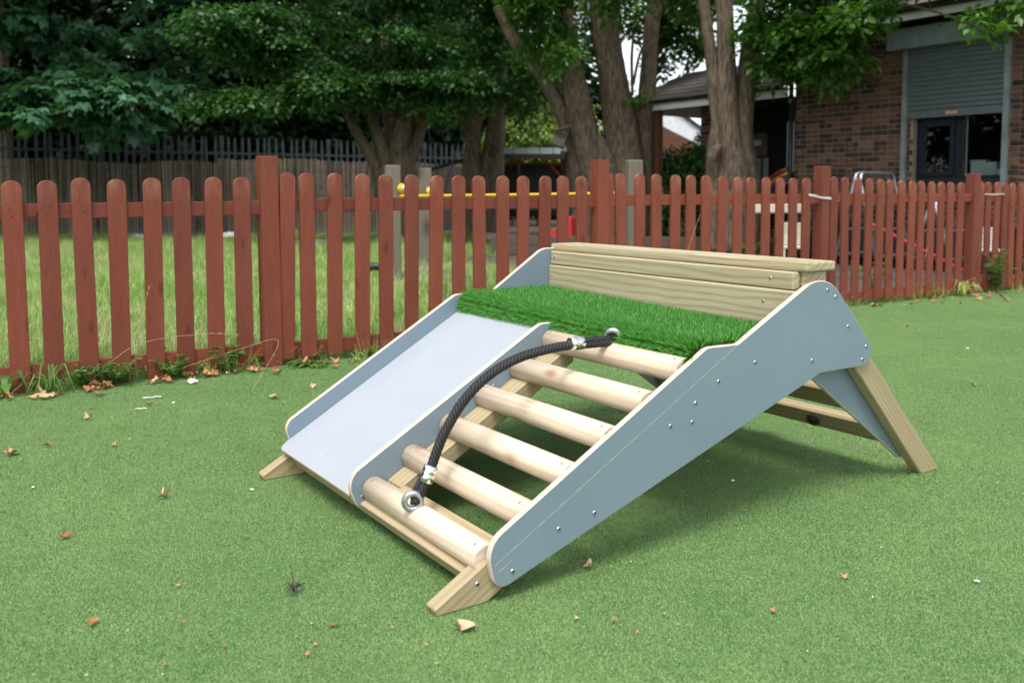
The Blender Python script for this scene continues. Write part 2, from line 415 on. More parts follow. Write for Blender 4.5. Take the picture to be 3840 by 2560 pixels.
M['white'] = plain('white_paint', (.72,.74,.75), .5)
M['cream'] = plain('cream_plastic', (.62,.58,.44), .5)
M['red'] = plain('red_plastic', (.55,.02,.035), .35)
M['yellow'] = plain('yellow_plastic', (.75,.50,.015), .35)
M['blue'] = plain('blue_plastic', (.02,.12,.35), .4)
M['purple'] = plain('purple_plastic', (.10,.03,.13), .4)
M['black'] = plain('black_paint_and_shade', (.012,.012,.013), .5)
M['room'] = plain('room_wall', (.10,.085,.06), .9)
M['redleaf'] = plain('red_garland', (.35,.05,.01), .6)
M['roofpale'] = plain('pale_sheet', (.30,.36,.34), .3)
M['rope_blue'] = plain('blue_cord', (.02,.05,.12), .7)
M['paper'] = plain('paper_scrap', (.75,.76,.78), .8)
M['green_hold'] = plain('pale_green_plastic', (.18,.55,.25), .4)
M['string'] = plain('white_string', (.7,.7,.68), .8)
M['stone'] = plain('pebble', (.20,.12,.07), .8, 0, .3, 40)
def dry_mat():
    m, t, b = newmat('dry_leaf'); c = objco(t); oi = t.nodes.new('ShaderNodeObjectInfo')
    base = ramp(t, oi.outputs['Random'], [(0, (.30,.12,.045)), (.4, (.46,.22,.09)), (.75, (.58,.34,.17)), (1, (.62,.44,.27))])
    g = mixc(t, .6, base, ramp(t, noise(t, c, 60, 4), [(.3, (.55,.5,.45)), (.7, (1.15,1.1,1.05))]), 'MULTIPLY')
    t.links.new(g, b.inputs['Base Color']); b.inputs['Roughness'].default_value = .7; return m
M['dry'] = dry_mat()
M['paledry'] = plain('pale_dry_leaf', (.62,.40,.25), .75, 0, .3, 60)
def glass_mat():
    m, t, b = newmat('window_glass'); out = t.nodes['Material Output']
    gl = t.nodes.new('ShaderNodeBsdfGlossy'); gl.inputs['Roughness'].default_value = .02
    tr = t.nodes.new('ShaderNodeBsdfTransparent'); tr.inputs[0].default_value = (.8,.84,.83,1)
    fr = t.nodes.new('ShaderNodeFresnel'); fr.inputs[0].default_value = 1.5
    mx = t.nodes.new('ShaderNodeMixShader'); t.links.new(fr.outputs[0], mx.inputs[0]); t.links.new(tr.outputs[0], mx.inputs[1]); t.links.new(gl.outputs[0], mx.inputs[2])
    t.links.new(mx.outputs[0], out.inputs[0]); return m
M['glass'] = glass_mat()

# ================================================================== the setting
FO = Vector((-1.43, 5.26, 0)); FD = Vector((.843, .538, 0)).normalized(); FN = Vector((-FD.y, FD.x, 0))   # picket fence line; FN points away from the viewpoint
def fp(s, off=0, z=0): return FO+FD*s+FN*off+Vector((0, 0, z))
def sheet(name, pts, z, mat):
    return tag(mk(name, [(x, y, z) for x, y in pts], [tuple(range(len(pts)))], mat), kind='structure')
sheet('ground', [(-250,-60),(250,-60),(250,300),(-250,300)], -.012, M['ground'])
a, b_ = fp(-9, .09), fp(14, .09)
turf_poly = [(-9,-3),(13,-3),(b_.x,b_.y),(a.x,a.y)]
sheet('turf', [(-9,-3),(14,-3),(b_.x,b_.y),(a.x,a.y)], 0, M['turf'])
sheet('tarmac_yard', [(2.2,14.4),(2.9,11.4),(5.6,9.93+.3),(9.6,12.6),(12,16),(6,16)], -.006, M['tarmac'])

def scatter_obj(name, V, faces, tint, pts, mat, zr=True, smin=.85, smax=1.15):
    """one ground-cover object: its own mesh is a small patch, repeated over the loose points by geometry nodes"""
    n, k, _ = V.shape; me = bpy.data.meshes.new(name)
    vv = np.concatenate([V.reshape(-1, 3), np.asarray(pts)])
    base = (np.arange(n)*k)[:, None]; fl = []
    for f in faces: fl.append(base+np.asarray(f)[None, :])
    lens = [len(f) for f in faces]
    li = np.concatenate(fl, axis=1).ravel(); tot = np.tile(lens, n); st = np.concatenate([[0], np.cumsum(tot)[:-1]])
    me.vertices.add(len(vv)); me.vertices.foreach_set('co', vv.ravel().astype(np.float32))
    me.loops.add(len(li)); me.loops.foreach_set('vertex_index', li.astype(np.int32))
    me.polygons.add(len(tot)); me.polygons.foreach_set('loop_start', st.astype(np.int32)); me.polygons.foreach_set('loop_total', tot.astype(np.int32))
    at_ = me.attributes.new('tint', 'FLOAT', 'POINT'); at_.data.foreach_set('value', np.concatenate([np.repeat(tint, k), np.zeros(len(pts))]).astype(np.float32))
    ip = me.attributes.new('is_spot', 'BOOLEAN', 'POINT'); ip.data.foreach_set('value', np.concatenate([np.zeros(n*k, bool), np.ones(len(pts), bool)]))
    me.materials.append(mat); me.update(calc_edges=True)
    o = link(name, me)
    g = bpy.data.node_groups.new(name+'_spread', 'GeometryNodeTree')
    g.interface.new_socket('Geometry', in_out='INPUT', socket_type='NodeSocketGeometry')
    g.interface.new_socket('Geometry', in_out='OUTPUT', socket_type='NodeSocketGeometry')
    nn = g.nodes.new; gi, go = nn('NodeGroupInput'), nn('NodeGroupOutput')
    na = nn('GeometryNodeInputNamedAttribute'); na.data_type = 'BOOLEAN'; na.inputs['Name'].default_value = 'is_spot'
    se = nn('GeometryNodeSeparateGeometry'); se.domain = 'POINT'
    mp = nn('GeometryNodeMeshToPoints'); io = nn('GeometryNodeInstanceOnPoints')
    rv = nn('FunctionNodeRandomValue'); rv.data_type = 'FLOAT_VECTOR'; rv.inputs[0].default_value = (0,0,0); rv.inputs[1].default_value = (0,0,6.283 if zr else 0)
    rs = nn('FunctionNodeRandomValue'); rs.data_type = 'FLOAT'; rs.inputs[2].default_value = smin; rs.inputs[3].default_value = smax
    L = g.links.new
    L(gi.outputs[0], se.inputs['Geometry']); L(na.outputs['Attribute'], se.inputs['Selection'])
    L(se.outputs['Selection'], mp.inputs['Mesh']); L(mp.outputs[0], io.inputs['Points']); L(se.outputs['Inverted'], io.inputs['Instance'])
    L(rv.outputs[0], io.inputs['Rotation']); L(rs.outputs[1], io.inputs['Scale']); L(io.outputs[0], go.inputs[0])
    md = o.modifiers.new('spread', 'NODES'); md.node_group = g
    return o
def blades(n, rad, h0, h1, w, lean, seed, two=False, curl=.5):
    r = np.random.default_rng(seed)
    a = r.uniform(0, 6.283, n); q = rad*np.sqrt(r.uniform(0, 1, n)); px, py = q*np.cos(a), q*np.sin(a)
    h = r.uniform(h0, h1, n); d = r.uniform(0, 6.283, n); le = np.abs(r.normal(0, lean, n))
    fx, fy = np.cos(d), np.sin(d); sx, sy = -fy, fx
    ww = w*r.uniform(.7, 1.3, n)
    def pt(t, side, k):  # along-blade t
        lx = le*h*(t**(1+curl)); z = h*t*np.sqrt(np.maximum(.15, 1-(le*t)**2*.6))
        return np.stack([px+fx*lx+sx*ww*side*k*.5, py+fy*lx+sy*ww*side*k*.5, z], 1)
    if not two:
        V = np.stack([pt(np.zeros(n), -1, 1), pt(np.zeros(n), 1, 1), pt(np.ones(n), 0, 0)], 1); F = [(0,1,2)]
    else:
        V = np.stack([pt(np.zeros(n), -1, 1), pt(np.zeros(n), 1, 1), pt(np.full(n,.55), 1, .8), pt(np.full(n,.55), -1, .8), pt(np.ones(n), 0, 0)], 1); F = [(0,1,2,3),(3,2,4)]
    return V, F, r.uniform(0, 1, n)
# artificial turf pile
pts = []
def inpoly_turf(x, y): return (Vector((x, y, 0))-FO).dot(FN) < .02
sp = .30
for i in range(-30, 40):
    for j in range(0, 60):
        x, y = i*sp+random.uniform(-.05,.05), 1.35+j*sp*.9+random.uniform(-.05,.05)
        if abs(x) < .66*y+.5 and y < 11.5 and inpoly_turf(x, y) and x > -6: pts.append((x, y, .001))
V, F, T = blades(16000, .27, .003, .0062, .0017, 1.2, 1)
tag(scatter_obj('turf_pile', V, F, T, pts, M['turfblade']), 'short green artificial turf pile covering the play area', 'turf', kind='stuff')

# long rough grass behind the fence, left
pts = []
rr = random.Random(3)
for k in range(2600):
    y = rr.uniform(4.2, 21); x = rr.uniform(-.66*y-.3, .1)
    q = (Vector((x, y, 0))-FO).dot(FN)
    lim = -.2+.9*math.sin(y*1.3) - .06*max(0, y-9)*1.2
    if q > .18 and x < lim and rr.random() < (1 if y < 11 else .75): pts.append((x, y, -.012))
V, F, T = blades(420, .34, .04, .15, .006, 1.2, 2, True)
V2, F2, T2 = blades(36, .34, .14, .30, .004, .9, 5, True)
V = np.concatenate([V, V2]); T = np.concatenate([T*.8, .75+.25*T2])
tag(scatter_obj('rough_grass', V, F, T, pts, M['patchgrass'], True, .55, 1.1), 'long rough grass with pale seed heads behind the picket fence', 'grass', kind='stuff')
# grass tufts along the foot of the fence
pts = []
for k in range(230):
    s = rr.uniform(-2.2, 8.6); u = rr.random()
    dens = .9 if s < .4 else (.45 if s < 4.6 else .75)
    if u < dens: 
        p = fp(s, rr.gauss(.03, .06), 0); pts.append((p.x, p.y, 0))
V, F, T = blades(34, .07, .05, .20, .005, .9, 8, True)
tag(scatter_obj('fence_foot_grass', V, F, T, pts, M['grass'], True, .5, 1.2), 'thin grass tufts growing along the foot of the red picket fence', 'grass', kind='stuff')

# ================================================================== red picket fence
fence = empty('picket_fence', FO, math.atan2(FD.y, FD.x))
tag(fence, 'reddish-brown painted timber picket fence with round-topped pales behind the climbing frame', 'fence')
def picket_mesh(w, h, seed):
    r = random.Random(seed); th = .022; n = 8
    out = [(-w/2, .0), (w/2, .0)]
    for k in range(n+1):
        a = math.pi*k/n; out.append((w/2*math.cos(a), h-w/2*.85+w/2*.85*math.sin(a)))
    N_ = len(out); ch = .003
    cx = lambda p: (p[0]*(1-2*ch/w), p[1]-ch*.6)
    ins = [cx(p) for p in out]
    v = [(p[0], -th, p[1]) for p in ins]+[(p[0], -th+ch, p[1]) for p in out]+[(p[0], 0, p[1]) for p in out]
    f = [tuple(range(N_)), tuple(2*N_+i for i in range(N_-1,-1,-1))]
    for q in range(2):
        for i in range(N_):
            j = (i+1) % N_; f.append((q*N_+j, q*N_+i, (q+1)*N_+i, (q+1)*N_+j))
    mi = [0]*len(f)
    for zz in (.95, .91, .10):     # nail holes
        bx, bz = r.uniform(-.022,.022), zz+r.uniform(-.012,.012); b0 = len(v)
        for k in range(6): v.append((bx+.0035*math.cos(k*1.047), -th-.0006, bz+.0045*math.sin(k*1.047)))
        f.append(tuple(range(b0, b0+6))); mi.append(1)
    me = bpy.data.meshes.new('picket'); me.from_pydata(v, [], f); me.materials.append(M['fence']); me.materials.append(M['hole'])
    me.polygons.foreach_set('material_index', mi); me.update(); return me
PM = [picket_mesh(.092, 1.08, k) for k in range(5)]
picks = [(-1.95,1.06),(-1.78,1.06),(-1.61,1.065),(-1.445,1.07),(-1.281,1.067),(-1.126,1.07),(-.961,1.084),(-.805,1.078),(-.634,1.087),(-.474,1.091),(-.309,1.094),(-.147,1.095),
 (.094,1.123),(.23,1.123),(.393,1.125),(.572,1.123),(.731,1.121),(.903,1.122),(1.071,1.118),(1.245,1.12),(1.409,1.12),(1.584,1.121),(1.741,1.122),(1.914,1.124),(2.078,1.126),(2.246,1.126),
 (2.477,1.149),(2.61,1.151),(2.786,1.151),(2.948,1.149),(3.127,1.145),(3.291,1.145),(3.454,1.145),(3.619,1.138),(3.792,1.136),(3.951,1.135),(4.121,1.135),(4.287,1.134),(4.457,1.134),(4.613,1.135),
 (4.965,1.152),(5.13,1.147),(5.28,1.141),(5.456,1.138),(5.609,1.135),(5.769,1.131),(5.928,1.128),(6.086,1.124),(6.24,1.123),(6.396,1.119),(6.556,1.118),(6.714,1.116),(6.866,1.115),
 (7.209,1.125),(7.364,1.123),(7.514,1.122),(7.676,1.118),(7.81,1.116),(7.963,1.114),(8.12,1.113),(8.28,1.113),(8.44,1.11),(8.6,1.11)]
for i, (s, zt) in enumerate(picks):
    mw = Matrix.Translation((s, -.050+random.uniform(-.002,.002), zt-1.08)) @ Euler((R(random.gauss(0,.35)), R(random.gauss(0,.45)), R(random.gauss(0,1.2)))).to_matrix().to_4x4()
    link('picket', PM[i % 5], fence, mw)
for s, h in ((-2.41,1.2),(.007,1.217),(2.421,1.243),(4.839,1.241),(7.128,1.202),(9.0,1.2)):
    me = box_mesh(.1, .1, h+.1, .004, M['fence']); 
    link('post', me, fence, Matrix.Translation((s, -.035, (h-.1)/2)) @ Euler((0, R(random.gauss(0,.3)), 0)).to_matrix().to_4x4())
ends = [-2.41, .007, 2.421, 4.839, 7.128, 9.0]
tops = [.93, .965, .985, 1.0, 1.0, .99, .99]
def rail_mesh(L):
    me = box_mesh(.08, .028, L, .004, M['fence']); return me
for i in range(5):
    s0, s1 = ends[i]+.04, ends[i+1]-.04
    for za, zb in ((tops[i]-.035, tops[i+1]-.035), (.085, .105)):
        p0, p1 = Vector((s0, -.036, za)), Vector((s1, -.036, zb)); L = (p1-p0).length
        # local z along the length so that the painted grain follows it
        x = (p1-p0).normalized(); up = Vector((0,0,1)); y = Vector((0,1,0))
        m = Matrix((up.cross(x).cross(x)*-1 if False else Vector((0,0,1)), y, -x)).transposed().to_4x4(); m.translation = (p0+p1)/2
        o = link('rail', rail_mesh(round(L,3)), fence, m)
# oval plate nailed to the left rail
mb = MB(); n = 18; mb.tube([(-1.205,-.0505,.905),(-1.205,-.0555,.905)],[1,1],n); mb.v = [(-1.205+.026*math.cos(6.283*(i%n)/n), -.0505-.005*(i//n), .905+.018*math.sin(6.283*(i%n)/n)) for i in range(2*n)]
mb.build('rail_plate', M['fence'], fence)
# white cord tied round the third post and a wire by the fourth
mb = MB(); mb.tube([(4.62,-.076,1.0),(4.70,-.088,.985),(4.79,-.09,.97),(4.892,-.09,.968),(4.893,-.03,.97)], .005, 6); mb.tube([(4.62,-.078,.99),(4.79,-.091,.962),(4.893,-.091,.957)], .004, 6)
tag(mb.build('cord', M['string'], fence), 'white cord tied round the third post')
mb = MB(); mb.tube([(7.27,-.076,1.0),(7.4,-.08,.995),(7.62,-.078,1.0)], .004, 6); mb.build('cord', M['string'], fence)

# ================================================================== reed screen and steel palisade at the back
QA, QB = Vector((-13.3, 19.2, 0)), Vector((-2.2, 25.4, 0))       # reed screen line
QD = (QB-QA).normalized(); QL = (QB-QA).length; QN = Vector((-QD.y, QD.x, 0))
reed = empty('reed_screen', QA, math.atan2(QD.y, QD.x)); tag(reed, 'faded brown reed cane screen fixed along the steel palisade at the back', 'screen')
s = -2.5; k = 0
while s < QL:
    w = random.uniform(1.6, 2.3); h = 1.80+random.uniform(-.07,.10); n = int(w/.0165)
    xs = s+np.linspace(0, w, n, endpoint=False)+rng.normal(0,.003,n); hh = h+rng.normal(0,.012,n)+.03*np.sin(xs*2.3)
    wd_ = rng.uniform(.006,.0105,n); yy = rng.normal(0,.006,n); le = rng.normal(0,.02,n)
    V = np.zeros((n,6,3))
    for q,(dx,dy,top) in enumerate([(-1,0,0),(0,-.012,0),(1,0,0),(-1,0,1),(0,-.012,1),(1,0,1)]):
        V[:,q,0] = xs+dx*wd_+le*top; V[:,q,1] = yy+dy; V[:,q,2] = hh*top
    tint = np.clip(rng.beta(1.6,2.6,n)+.12*np.sin(xs*5+k),0,1)
    big('reed_roll', V, 6, [(0,1,4,3),(1,2,5,4)], M['reed'], tint, reed)
    s += w*.985; k += 1
mb = MB()
for z in (.3,.75,1.2,1.6): mb.box((-2.5,-.016,z),(QL,-.013,z+.006))
mb.build('binding_wire', M['twig'], reed)
pal = empty('palisade_fence', QA+QN*.22, math.atan2(QD.y, QD.x)); tag(pal, 'dark grey steel palisade fence with pointed pales along the back boundary', 'fence')
def pale_mesh():
    v, f = [], []
    prof = [(-.033,0),(-.016,-.014),(0,-.006),(.016,-.014),(.033,0)]
    for z in (0, 2.3): v += [(x, y, z) for x, y in prof]
    v += [(-.020,-.012,2.40),(0,-.006,2.44),(.020,-.012,2.40)]
    for i in range(4): f.append((i,i+1,6+i,5+i))
    f += [(5,6,10),(6,7,11,10),(7,8,12,11),(8,9,12)]
    me = bpy.data.meshes.new('pale'); me.from_pydata(v, [], f); me.materials.append(M['palisade']); me.update(); return me
pm = pale_mesh(); nP = 0; s = -1.9
while s < QL+2.4:
    link('pale', pm, pal, Matrix.Translation((s, -.03, random.gauss(0,.006))) @ Euler((0, R(random.gauss(0,.5)), 0)).to_matrix().to_4x4()); s += .172; nP += 1
for z in (.45, 2.02):
    beam('rail', (-2.2,0,z), (QL+2.5,0,z), .05, .05, (0,1,0), M['palisade'], pal, 0)
s = -1.2
while s < QL+2.4:
    link('post', box_mesh(.1,.06,2.45,0,M['palisade']), pal, Matrix.Translation((s,.05,1.22))); s += 2.75
# plank fence continuing to the right, before the palisade
pf0 = QA+QD*(QL-1.15)+QN*-.06
pl = empty('plank_fence', pf0, math.atan2(QD.y, QD.x)); tag(pl, 'dark weathered vertical board fence between the shelter and the big tree', 'fence')
me = box_mesh(1.78, .14, .02, .002, M['darkboard'])
for k in range(24):
    link('board', me, pl, frame((k*.148, random.uniform(-.01,.01), .89+random.uniform(-.02,.02)), (0,0,1), (1,0,0)))
beam('rail', (-.1,.03,1.4), (3.5,.03,1.4), .03, .07, (0,1,0), M['darkboard'], pl); beam('rail', (-.1,.03,.4), (3.5,.03,.4), .03, .07, (0,1,0), M['darkboard'], pl)

# ================================================================== the wooden climbing frame
EO = Vector((-.1738, 2.0843, 0)); EW = math.atan2(.557, .8305)
fr = empty('play_climber', EO, EW)
tag(fr, 'low timber climbing frame with grey slide, round rungs, black rope and grass-topped platform', 'climbing frame')
ST = .573; TOP = lambda l: .016+ST*l            # stringer top line
SD = Vector((1, 0, ST)).normalized(); SN = Vector((-SD.z, 0, SD.x))
PAN = [M['panel'], M['ply']]
# near side panel (outline measured: length l, height z)
near = fillet([(.118,.160),(.866,.568),(.992,.564),(1.335,.757),(1.50,.645),(1.665,.465),(1.60,.437),(1.372,.437),(1.30,.411),(.20,.040),(.142,.075)],
              [.075,.05,.035,.075,.05,.055,.03,.02,.03,.06,.06])
near = fillet([(.122,.150),(.866,.566),(.992,.564),(1.386,.762),(1.698,.437),(1.372,.437),(1.30,.411),(.235,.056),(.150,.026)],
              [.07,.05,.03,.14,.047,.02,.03,0,.055], 10)
sp_ = slab('side_panel', near, -.018, 0, PAN, fr)
tag(sp_, 'blue-grey plywood side panel facing the viewer')
# routed guide lines on the near panel
def groove(parent, p, q, y):
    p, q = Vector((p[0],0,p[1])), Vector((q[0],0,q[1])); d = (q-p).normalized(); n = Vector((-d.z,0,d.x))*.0007
    v = [p-n, q-n, q+n, p+n]; mk('guide_line', [(a.x, y, a.z) for a in v], [(0,1,2,3)], M['ply'], parent)
groove(sp_, (.147,.098), (.992,.563), -.0184); groove(sp_, (.158,.079), (.197,.100), -.0184)
def bolt_mesh():
    mb = MB(); n = 12
    prof = [(.0068,0),(.0066,.0012),(.0052,.0026),(.0034,.0033)]
    for i,(r,h) in enumerate(prof): mb.v += [(r*math.cos(6.283*k/n), -h, r*math.sin(6.283*k/n)) for k in range(n)]
    for i in range(3):
        for k in range(n): mb.f.append((i*n+k, (i+1)*n+k, (i+1)*n+(k+1)%n, i*n+(k+1)%n)); mb.m.append(0)
    b = len(mb.v); mb.v += [(.0030*math.cos(6.283*k/n), -.0016, .0030*math.sin(6.283*k/n)) for k in range(n)]
    for k in range(n): mb.f.append((3*n+k, b+k, b+(k+1)%n, 3*n+(k+1)%n)); mb.m.append(1)
    mb.f.append(tuple(range(b, b+n))[::-1]); mb.m.append(1)
    me = bpy.data.meshes.new('bolt'); me.from_pydata(mb.v, [], mb.f); me.materials.append(M['zinc']); me.materials.append(M['hole'])
    me.polygons.foreach_set('material_index', mb.m); me.polygons.foreach_set('use_smooth', [True]*len(mb.f)); me.update(); return me
BOLT = bolt_mesh()
def bolt(parent, pos, n=(0,-1,0), s=1.0):
    z = -Vector(n); q = Vector((0,1,0)).rotation_difference(z).to_matrix().to_4x4()
    m = Matrix.Translation(pos) @ q @ Matrix.Scale(s*.9, 4); return link('bolt', BOLT, parent, m)
for l, z in [(.199,.072),(.341,.149),(.457,.168),(.809,.359),(.726,.36),(.822,.412),(.913,.463),(1.066,.503),(1.328,.481),(1.584,.459),(1.603,.5),(1.505,.574),(1.396,.699),(1.436,.675)]:
    bolt(sp_, (l, -.018, z))
# far side panel, raised beside the slide
FW = 1.283
far = fillet([(.086,.178),(.800,.602),(.965,.600),(1.225,.772),(1.39,.772),(1.698,.437),(1.372,.437),(1.30,.411),(.235,.056),(.130,.046)],
             [.045,.05,.03,.09,.08,.047,.02,.03,0,.05])
fpn = slab('side_panel', far, FW, FW+.018, PAN, fr)
# divider between slide and rungs
DW = .66
div = fillet([(.052,.148),(.770,.562),(.99,.560),(.99,.50),(.83,.47),(.155,.075),(.095,.040)], [.06,.05,0,0,0,0,.045])
dp = slab('divider_panel', div, DW, DW+.018, PAN, fr)
tag(dp, 'grey divider panel between slide and rungs')
for l, z in [(.125,.083),(.30,.187),(.46,.28),(.60,.366)]: bolt(dp, (l-.02, DW, z+.004), (0,-1,0), .85)
bolt(dp, (.775,DW,.475), (0,-1,0), .85)
# slide sheet
def slide():
    fl = Vector((.064, .098)); tl = Vector((.85, .560)); d = (tl-fl).normalized(); L = (tl-fl).length
    # plan outline: x along slope, y across
    o = fillet([(0, DW+.0185), (L, DW+.0185), (L, FW-.0005), (0, FW-.0005)], [0,0,0,.035])
    # slab() wants (x,z) with thickness along y: rotate so local y is the sheet normal
    m = Matrix(((d.x, -d.y, 0, fl.x), (0, 0, 1, 0), (d.y, d.x, 0, fl.y), (0,0,0,1)))
    return slab('slide_sheet', [(p.x, p.y) for p in o], -.012, 0, [M['slide'], M['ply']], fr, .002, m), d, fl
sl_, sdv, sfl = slide()
def on_slide(t, w): return Vector((sfl.x+sdv.x*t, w, sfl.y+sdv.y*t))
for t, w in ((.05,1.245),(.07,.98),(.03,.715),(.36,1.268),(.62,1.27)):
    bolt(sl_, on_slide(t, w)+Vector((-sdv.y,0,sdv.x))*-.0015, (-sdv.y,0,sdv.x), .7)
# stringers with feet cut flat to the ground
def stringer(w0, w1, l1, depth, foot=True, lab=None):
    v = depth/SD.x
    zt = lambda l: TOP(l)
    if foot: P = [(-.004,.001),(.137,.001),(l1, zt(l1)-v),(l1, zt(l1)),(-.012,.020)]
    else: P = [(.19, zt(.19)-v),(l1, zt(l1)-v),(l1, zt(l1)),(.19, zt(.19))]
    # object frame with X along the slope so the grain follows it
    m = Matrix(((SD.x,0,-SD.z,0),(0,1,0,0),(SD.z,0,SD.x,0),(0,0,0,1)))
    mi = m.inverted(); Q = [mi @ Vector((x,0,z)) for x, z in P]
    return slab('stringer', fillet([(q.x,q.z) for q in Q], [.006,.02,.004,.004,.006] if foot else [.004]*4, 3), w0, w1, [M['treated'], M['treated']], fr, .004, m)
stringer(.0005, .046, .93, .09); stringer(1.237, FW-.0005, .93, .09)
stringer(.572, DW-.0005, .845, .055, False)
# front cross plank in the slope
def slope_plank(l0, l1, w0, w1, drop, th, name='cross_rail'):
    p = Vector((l0,0,TOP(l0)))-SN*drop; q = Vector((l1,0,TOP(l1)))-SN*drop
    c = (p+q)/2-SN*th/2; me = box_mesh(w1-w0, (q-p).length, th, .004, M['treated'])
    return link(name, me, fr, frame((c.x,(w0+w1)/2,c.z), (0,1,0), SD))
slope_plank(.095, .205, .047, 1.236, .006, .042)
beam('cross_rail', (.90,.047,.495), (.90,1.236,.495), .045, .09, (1,0,0), M['treated'], fr)
# rungs
def rung_mesh(L, r=.0375, n=28):
    bm = bmesh.new(); bmesh.ops.create_cone(bm, cap_ends=True, segments=n, radius1=r, radius2=r, depth=L)
    bmesh.ops.rotate(bm, verts=bm.verts, cent=(0,0,0), matrix=Matrix.Rotation(R(90), 3, 'Y'))
    caps = [f for f in bm.faces if len(f.verts) > 4]
    bmesh.ops.bevel(bm, geom=[e for f in caps for e in f.edges], offset=.003, segments=2, affect='EDGES')
    for f in bm.faces: f.smooth = len(f.verts) == 4
    me = bpy.data.meshes.new('rung'); bm.to_mesh(me); bm.free(); me.materials.append(M['rung']); return me
RM = rung_mesh(DW-.001-.012); rungs = []
for k in range(6):
    l, z = .141+.1336*k, .106+.0788*k
    o = link('rung', RM, fr, frame((l, (DW+.010)/2, z), (0,1,0), (math.cos(k*1.7),0,math.sin(k*1.7)))); rungs.append(o)
    for w in (.628, .035):
        d = Vector((-.45,0,.89)).normalized(); bolt(o, Vector((l,w,z))+d*.0370, d, .75)
# bolt in the foot side
bolt(fr, (.108, .0005, .055), (0,-1,0), 1.1)
# platform deck and turf mat
link('deck_board', box_mesh(.40, FW-.002, .02, .002, M['treated']), fr, Matrix.Translation((1.065, FW/2, .538)))
matroot = None
def mat_path():
    p = [(1.262,.588),(.872,.588)]
    for k in range(1,7):
        a = R(90+15*k); p.append((.872+.034*math.cos(a), .554+.034*math.sin(a)))
    p += [(.840,.522)]
    return p
mp_ = mat_path(); v, f = [], []
TL = .028
for i,(l,z) in enumerate(mp_): v += [(l,.003,z-TL),(l,FW+.012,z)]
inner = [(1.262,.576),(.872,.576),(.850,.554),(.851,.522)]
b0 = len(v); 
for l,z in inner: v += [(l,.003,z-TL),(l,FW+.012,z)]
n_ = len(mp_)
f = [(2*i,2*i+1,2*i+3,2*i+2) for i in range(n_-1)]+[(b0+2*i+2,b0+2*i+3,b0+2*i+1,b0+2*i) for i in range(3)]
matb = mk('grass_mat', v, f, M['matbase'], fr); tag(matb, 'bright green artificial grass mat over the platform')
def mat_blades(n):
    P = np.array(mp_); seg = np.diff(P, axis=0); sl2 = np.hypot(seg[:,0], seg[:,1]); cum = np.concatenate([[0], np.cumsum(sl2)])
    r = np.random.default_rng(11); u = np.where(r.uniform(0,1,n) < .36, r.uniform(cum[1]-.02, cum[-1], n), r.uniform(0, cum[-1], n)); w = r.uniform(.006, FW+.010, n)
    i = np.clip(np.searchsorted(cum, u)-1, 0, len(seg)-1); t = (u-cum[i])/sl2[i]
    base = np.stack([P[i,0]+seg[i,0]*t, w, P[i,1]+seg[i,1]*t], 1)
    base[:,2] -= .028*(1-w/FW)
    nx, nz = seg[i,1]/sl2[i], -seg[i,0]/sl2[i]            # outward normal
    h = r.uniform(.024,.037,n); th = r.uniform(0,6.283,n); le = np.abs(r.normal(0,.26,n)); h = h*np.where(nz < .9, 1.25, 1.0)
    d1 = np.stack([nx, np.zeros(n), nz],1); tx = np.stack([nz, np.zeros(n), -nx],1); ty = np.tile([0,1.,0],(n,1))
    lean = tx*np.cos(th)[:,None]+ty*np.sin(th)[:,None]; side = -tx*np.sin(th)[:,None]+ty*np.cos(th)[:,None]
    lean = lean+np.array([-.12,0,0])
    ww = r.uniform(.0010,.0016,n)[:,None]
    tip = base+d1*h[:,None]*np.sqrt(np.maximum(.2,1-le**2))[:,None]+lean*(le*h)[:,None]
    tip[:,2] -= .006*(nz < .6)
    mid = base*.45+tip*.55-lean*(le*h*.14)[:,None]
    V = np.stack([base-side*ww, base+side*ww, mid+side*ww*.9, mid-side*ww*.9, tip],1)
    edge = (w < .02)[:,None]; V[:,3:,1] -= np.where(edge, .010, 0)
    V[:,:,1] = np.clip(V[:,:,1], -.012, FW+.05)
    return V, np.clip(r.beta(1.3,1.3,n)+np.where(nz < .9, .15, 0), 0, 1)  # front-edge blades get a paler tint, their highlight put into the colour
V, T = mat_blades(85000)
tag(big('grass_blades', V, 5, [(0,1,2,3),(3,2,4)], M['matblade'], T, matb), kind='stuff')
# backrest
beam('backrest_board', (1.275,.001,.642), (1.275,FW-.001,.642), .035, .116, (1,0,0), M['board'], fr, .005)
beam('backrest_board', (1.284,.012,.731), (1.284,FW-.001,.731), .035, .055, (1,0,0), M['board'], fr, .005)
beam('backrest_cap', (1.358,-.022,.775), (1.358,1.308,.775), .142, .030, (1,0,0), M['board'], fr, .006)
beam('backrest_board', (1.36,.002,.735), (1.36,FW-.001,.735), .11, .046, (1,0,0), M['board'], fr, .004)
for l,w,z in ((1.257,.12,.66),(1.257,1.26,.66),(1.266,.10,.735),(1.266,1.25,.735)): bolt(fr, (l,w,z), (-1,0,0), .8)
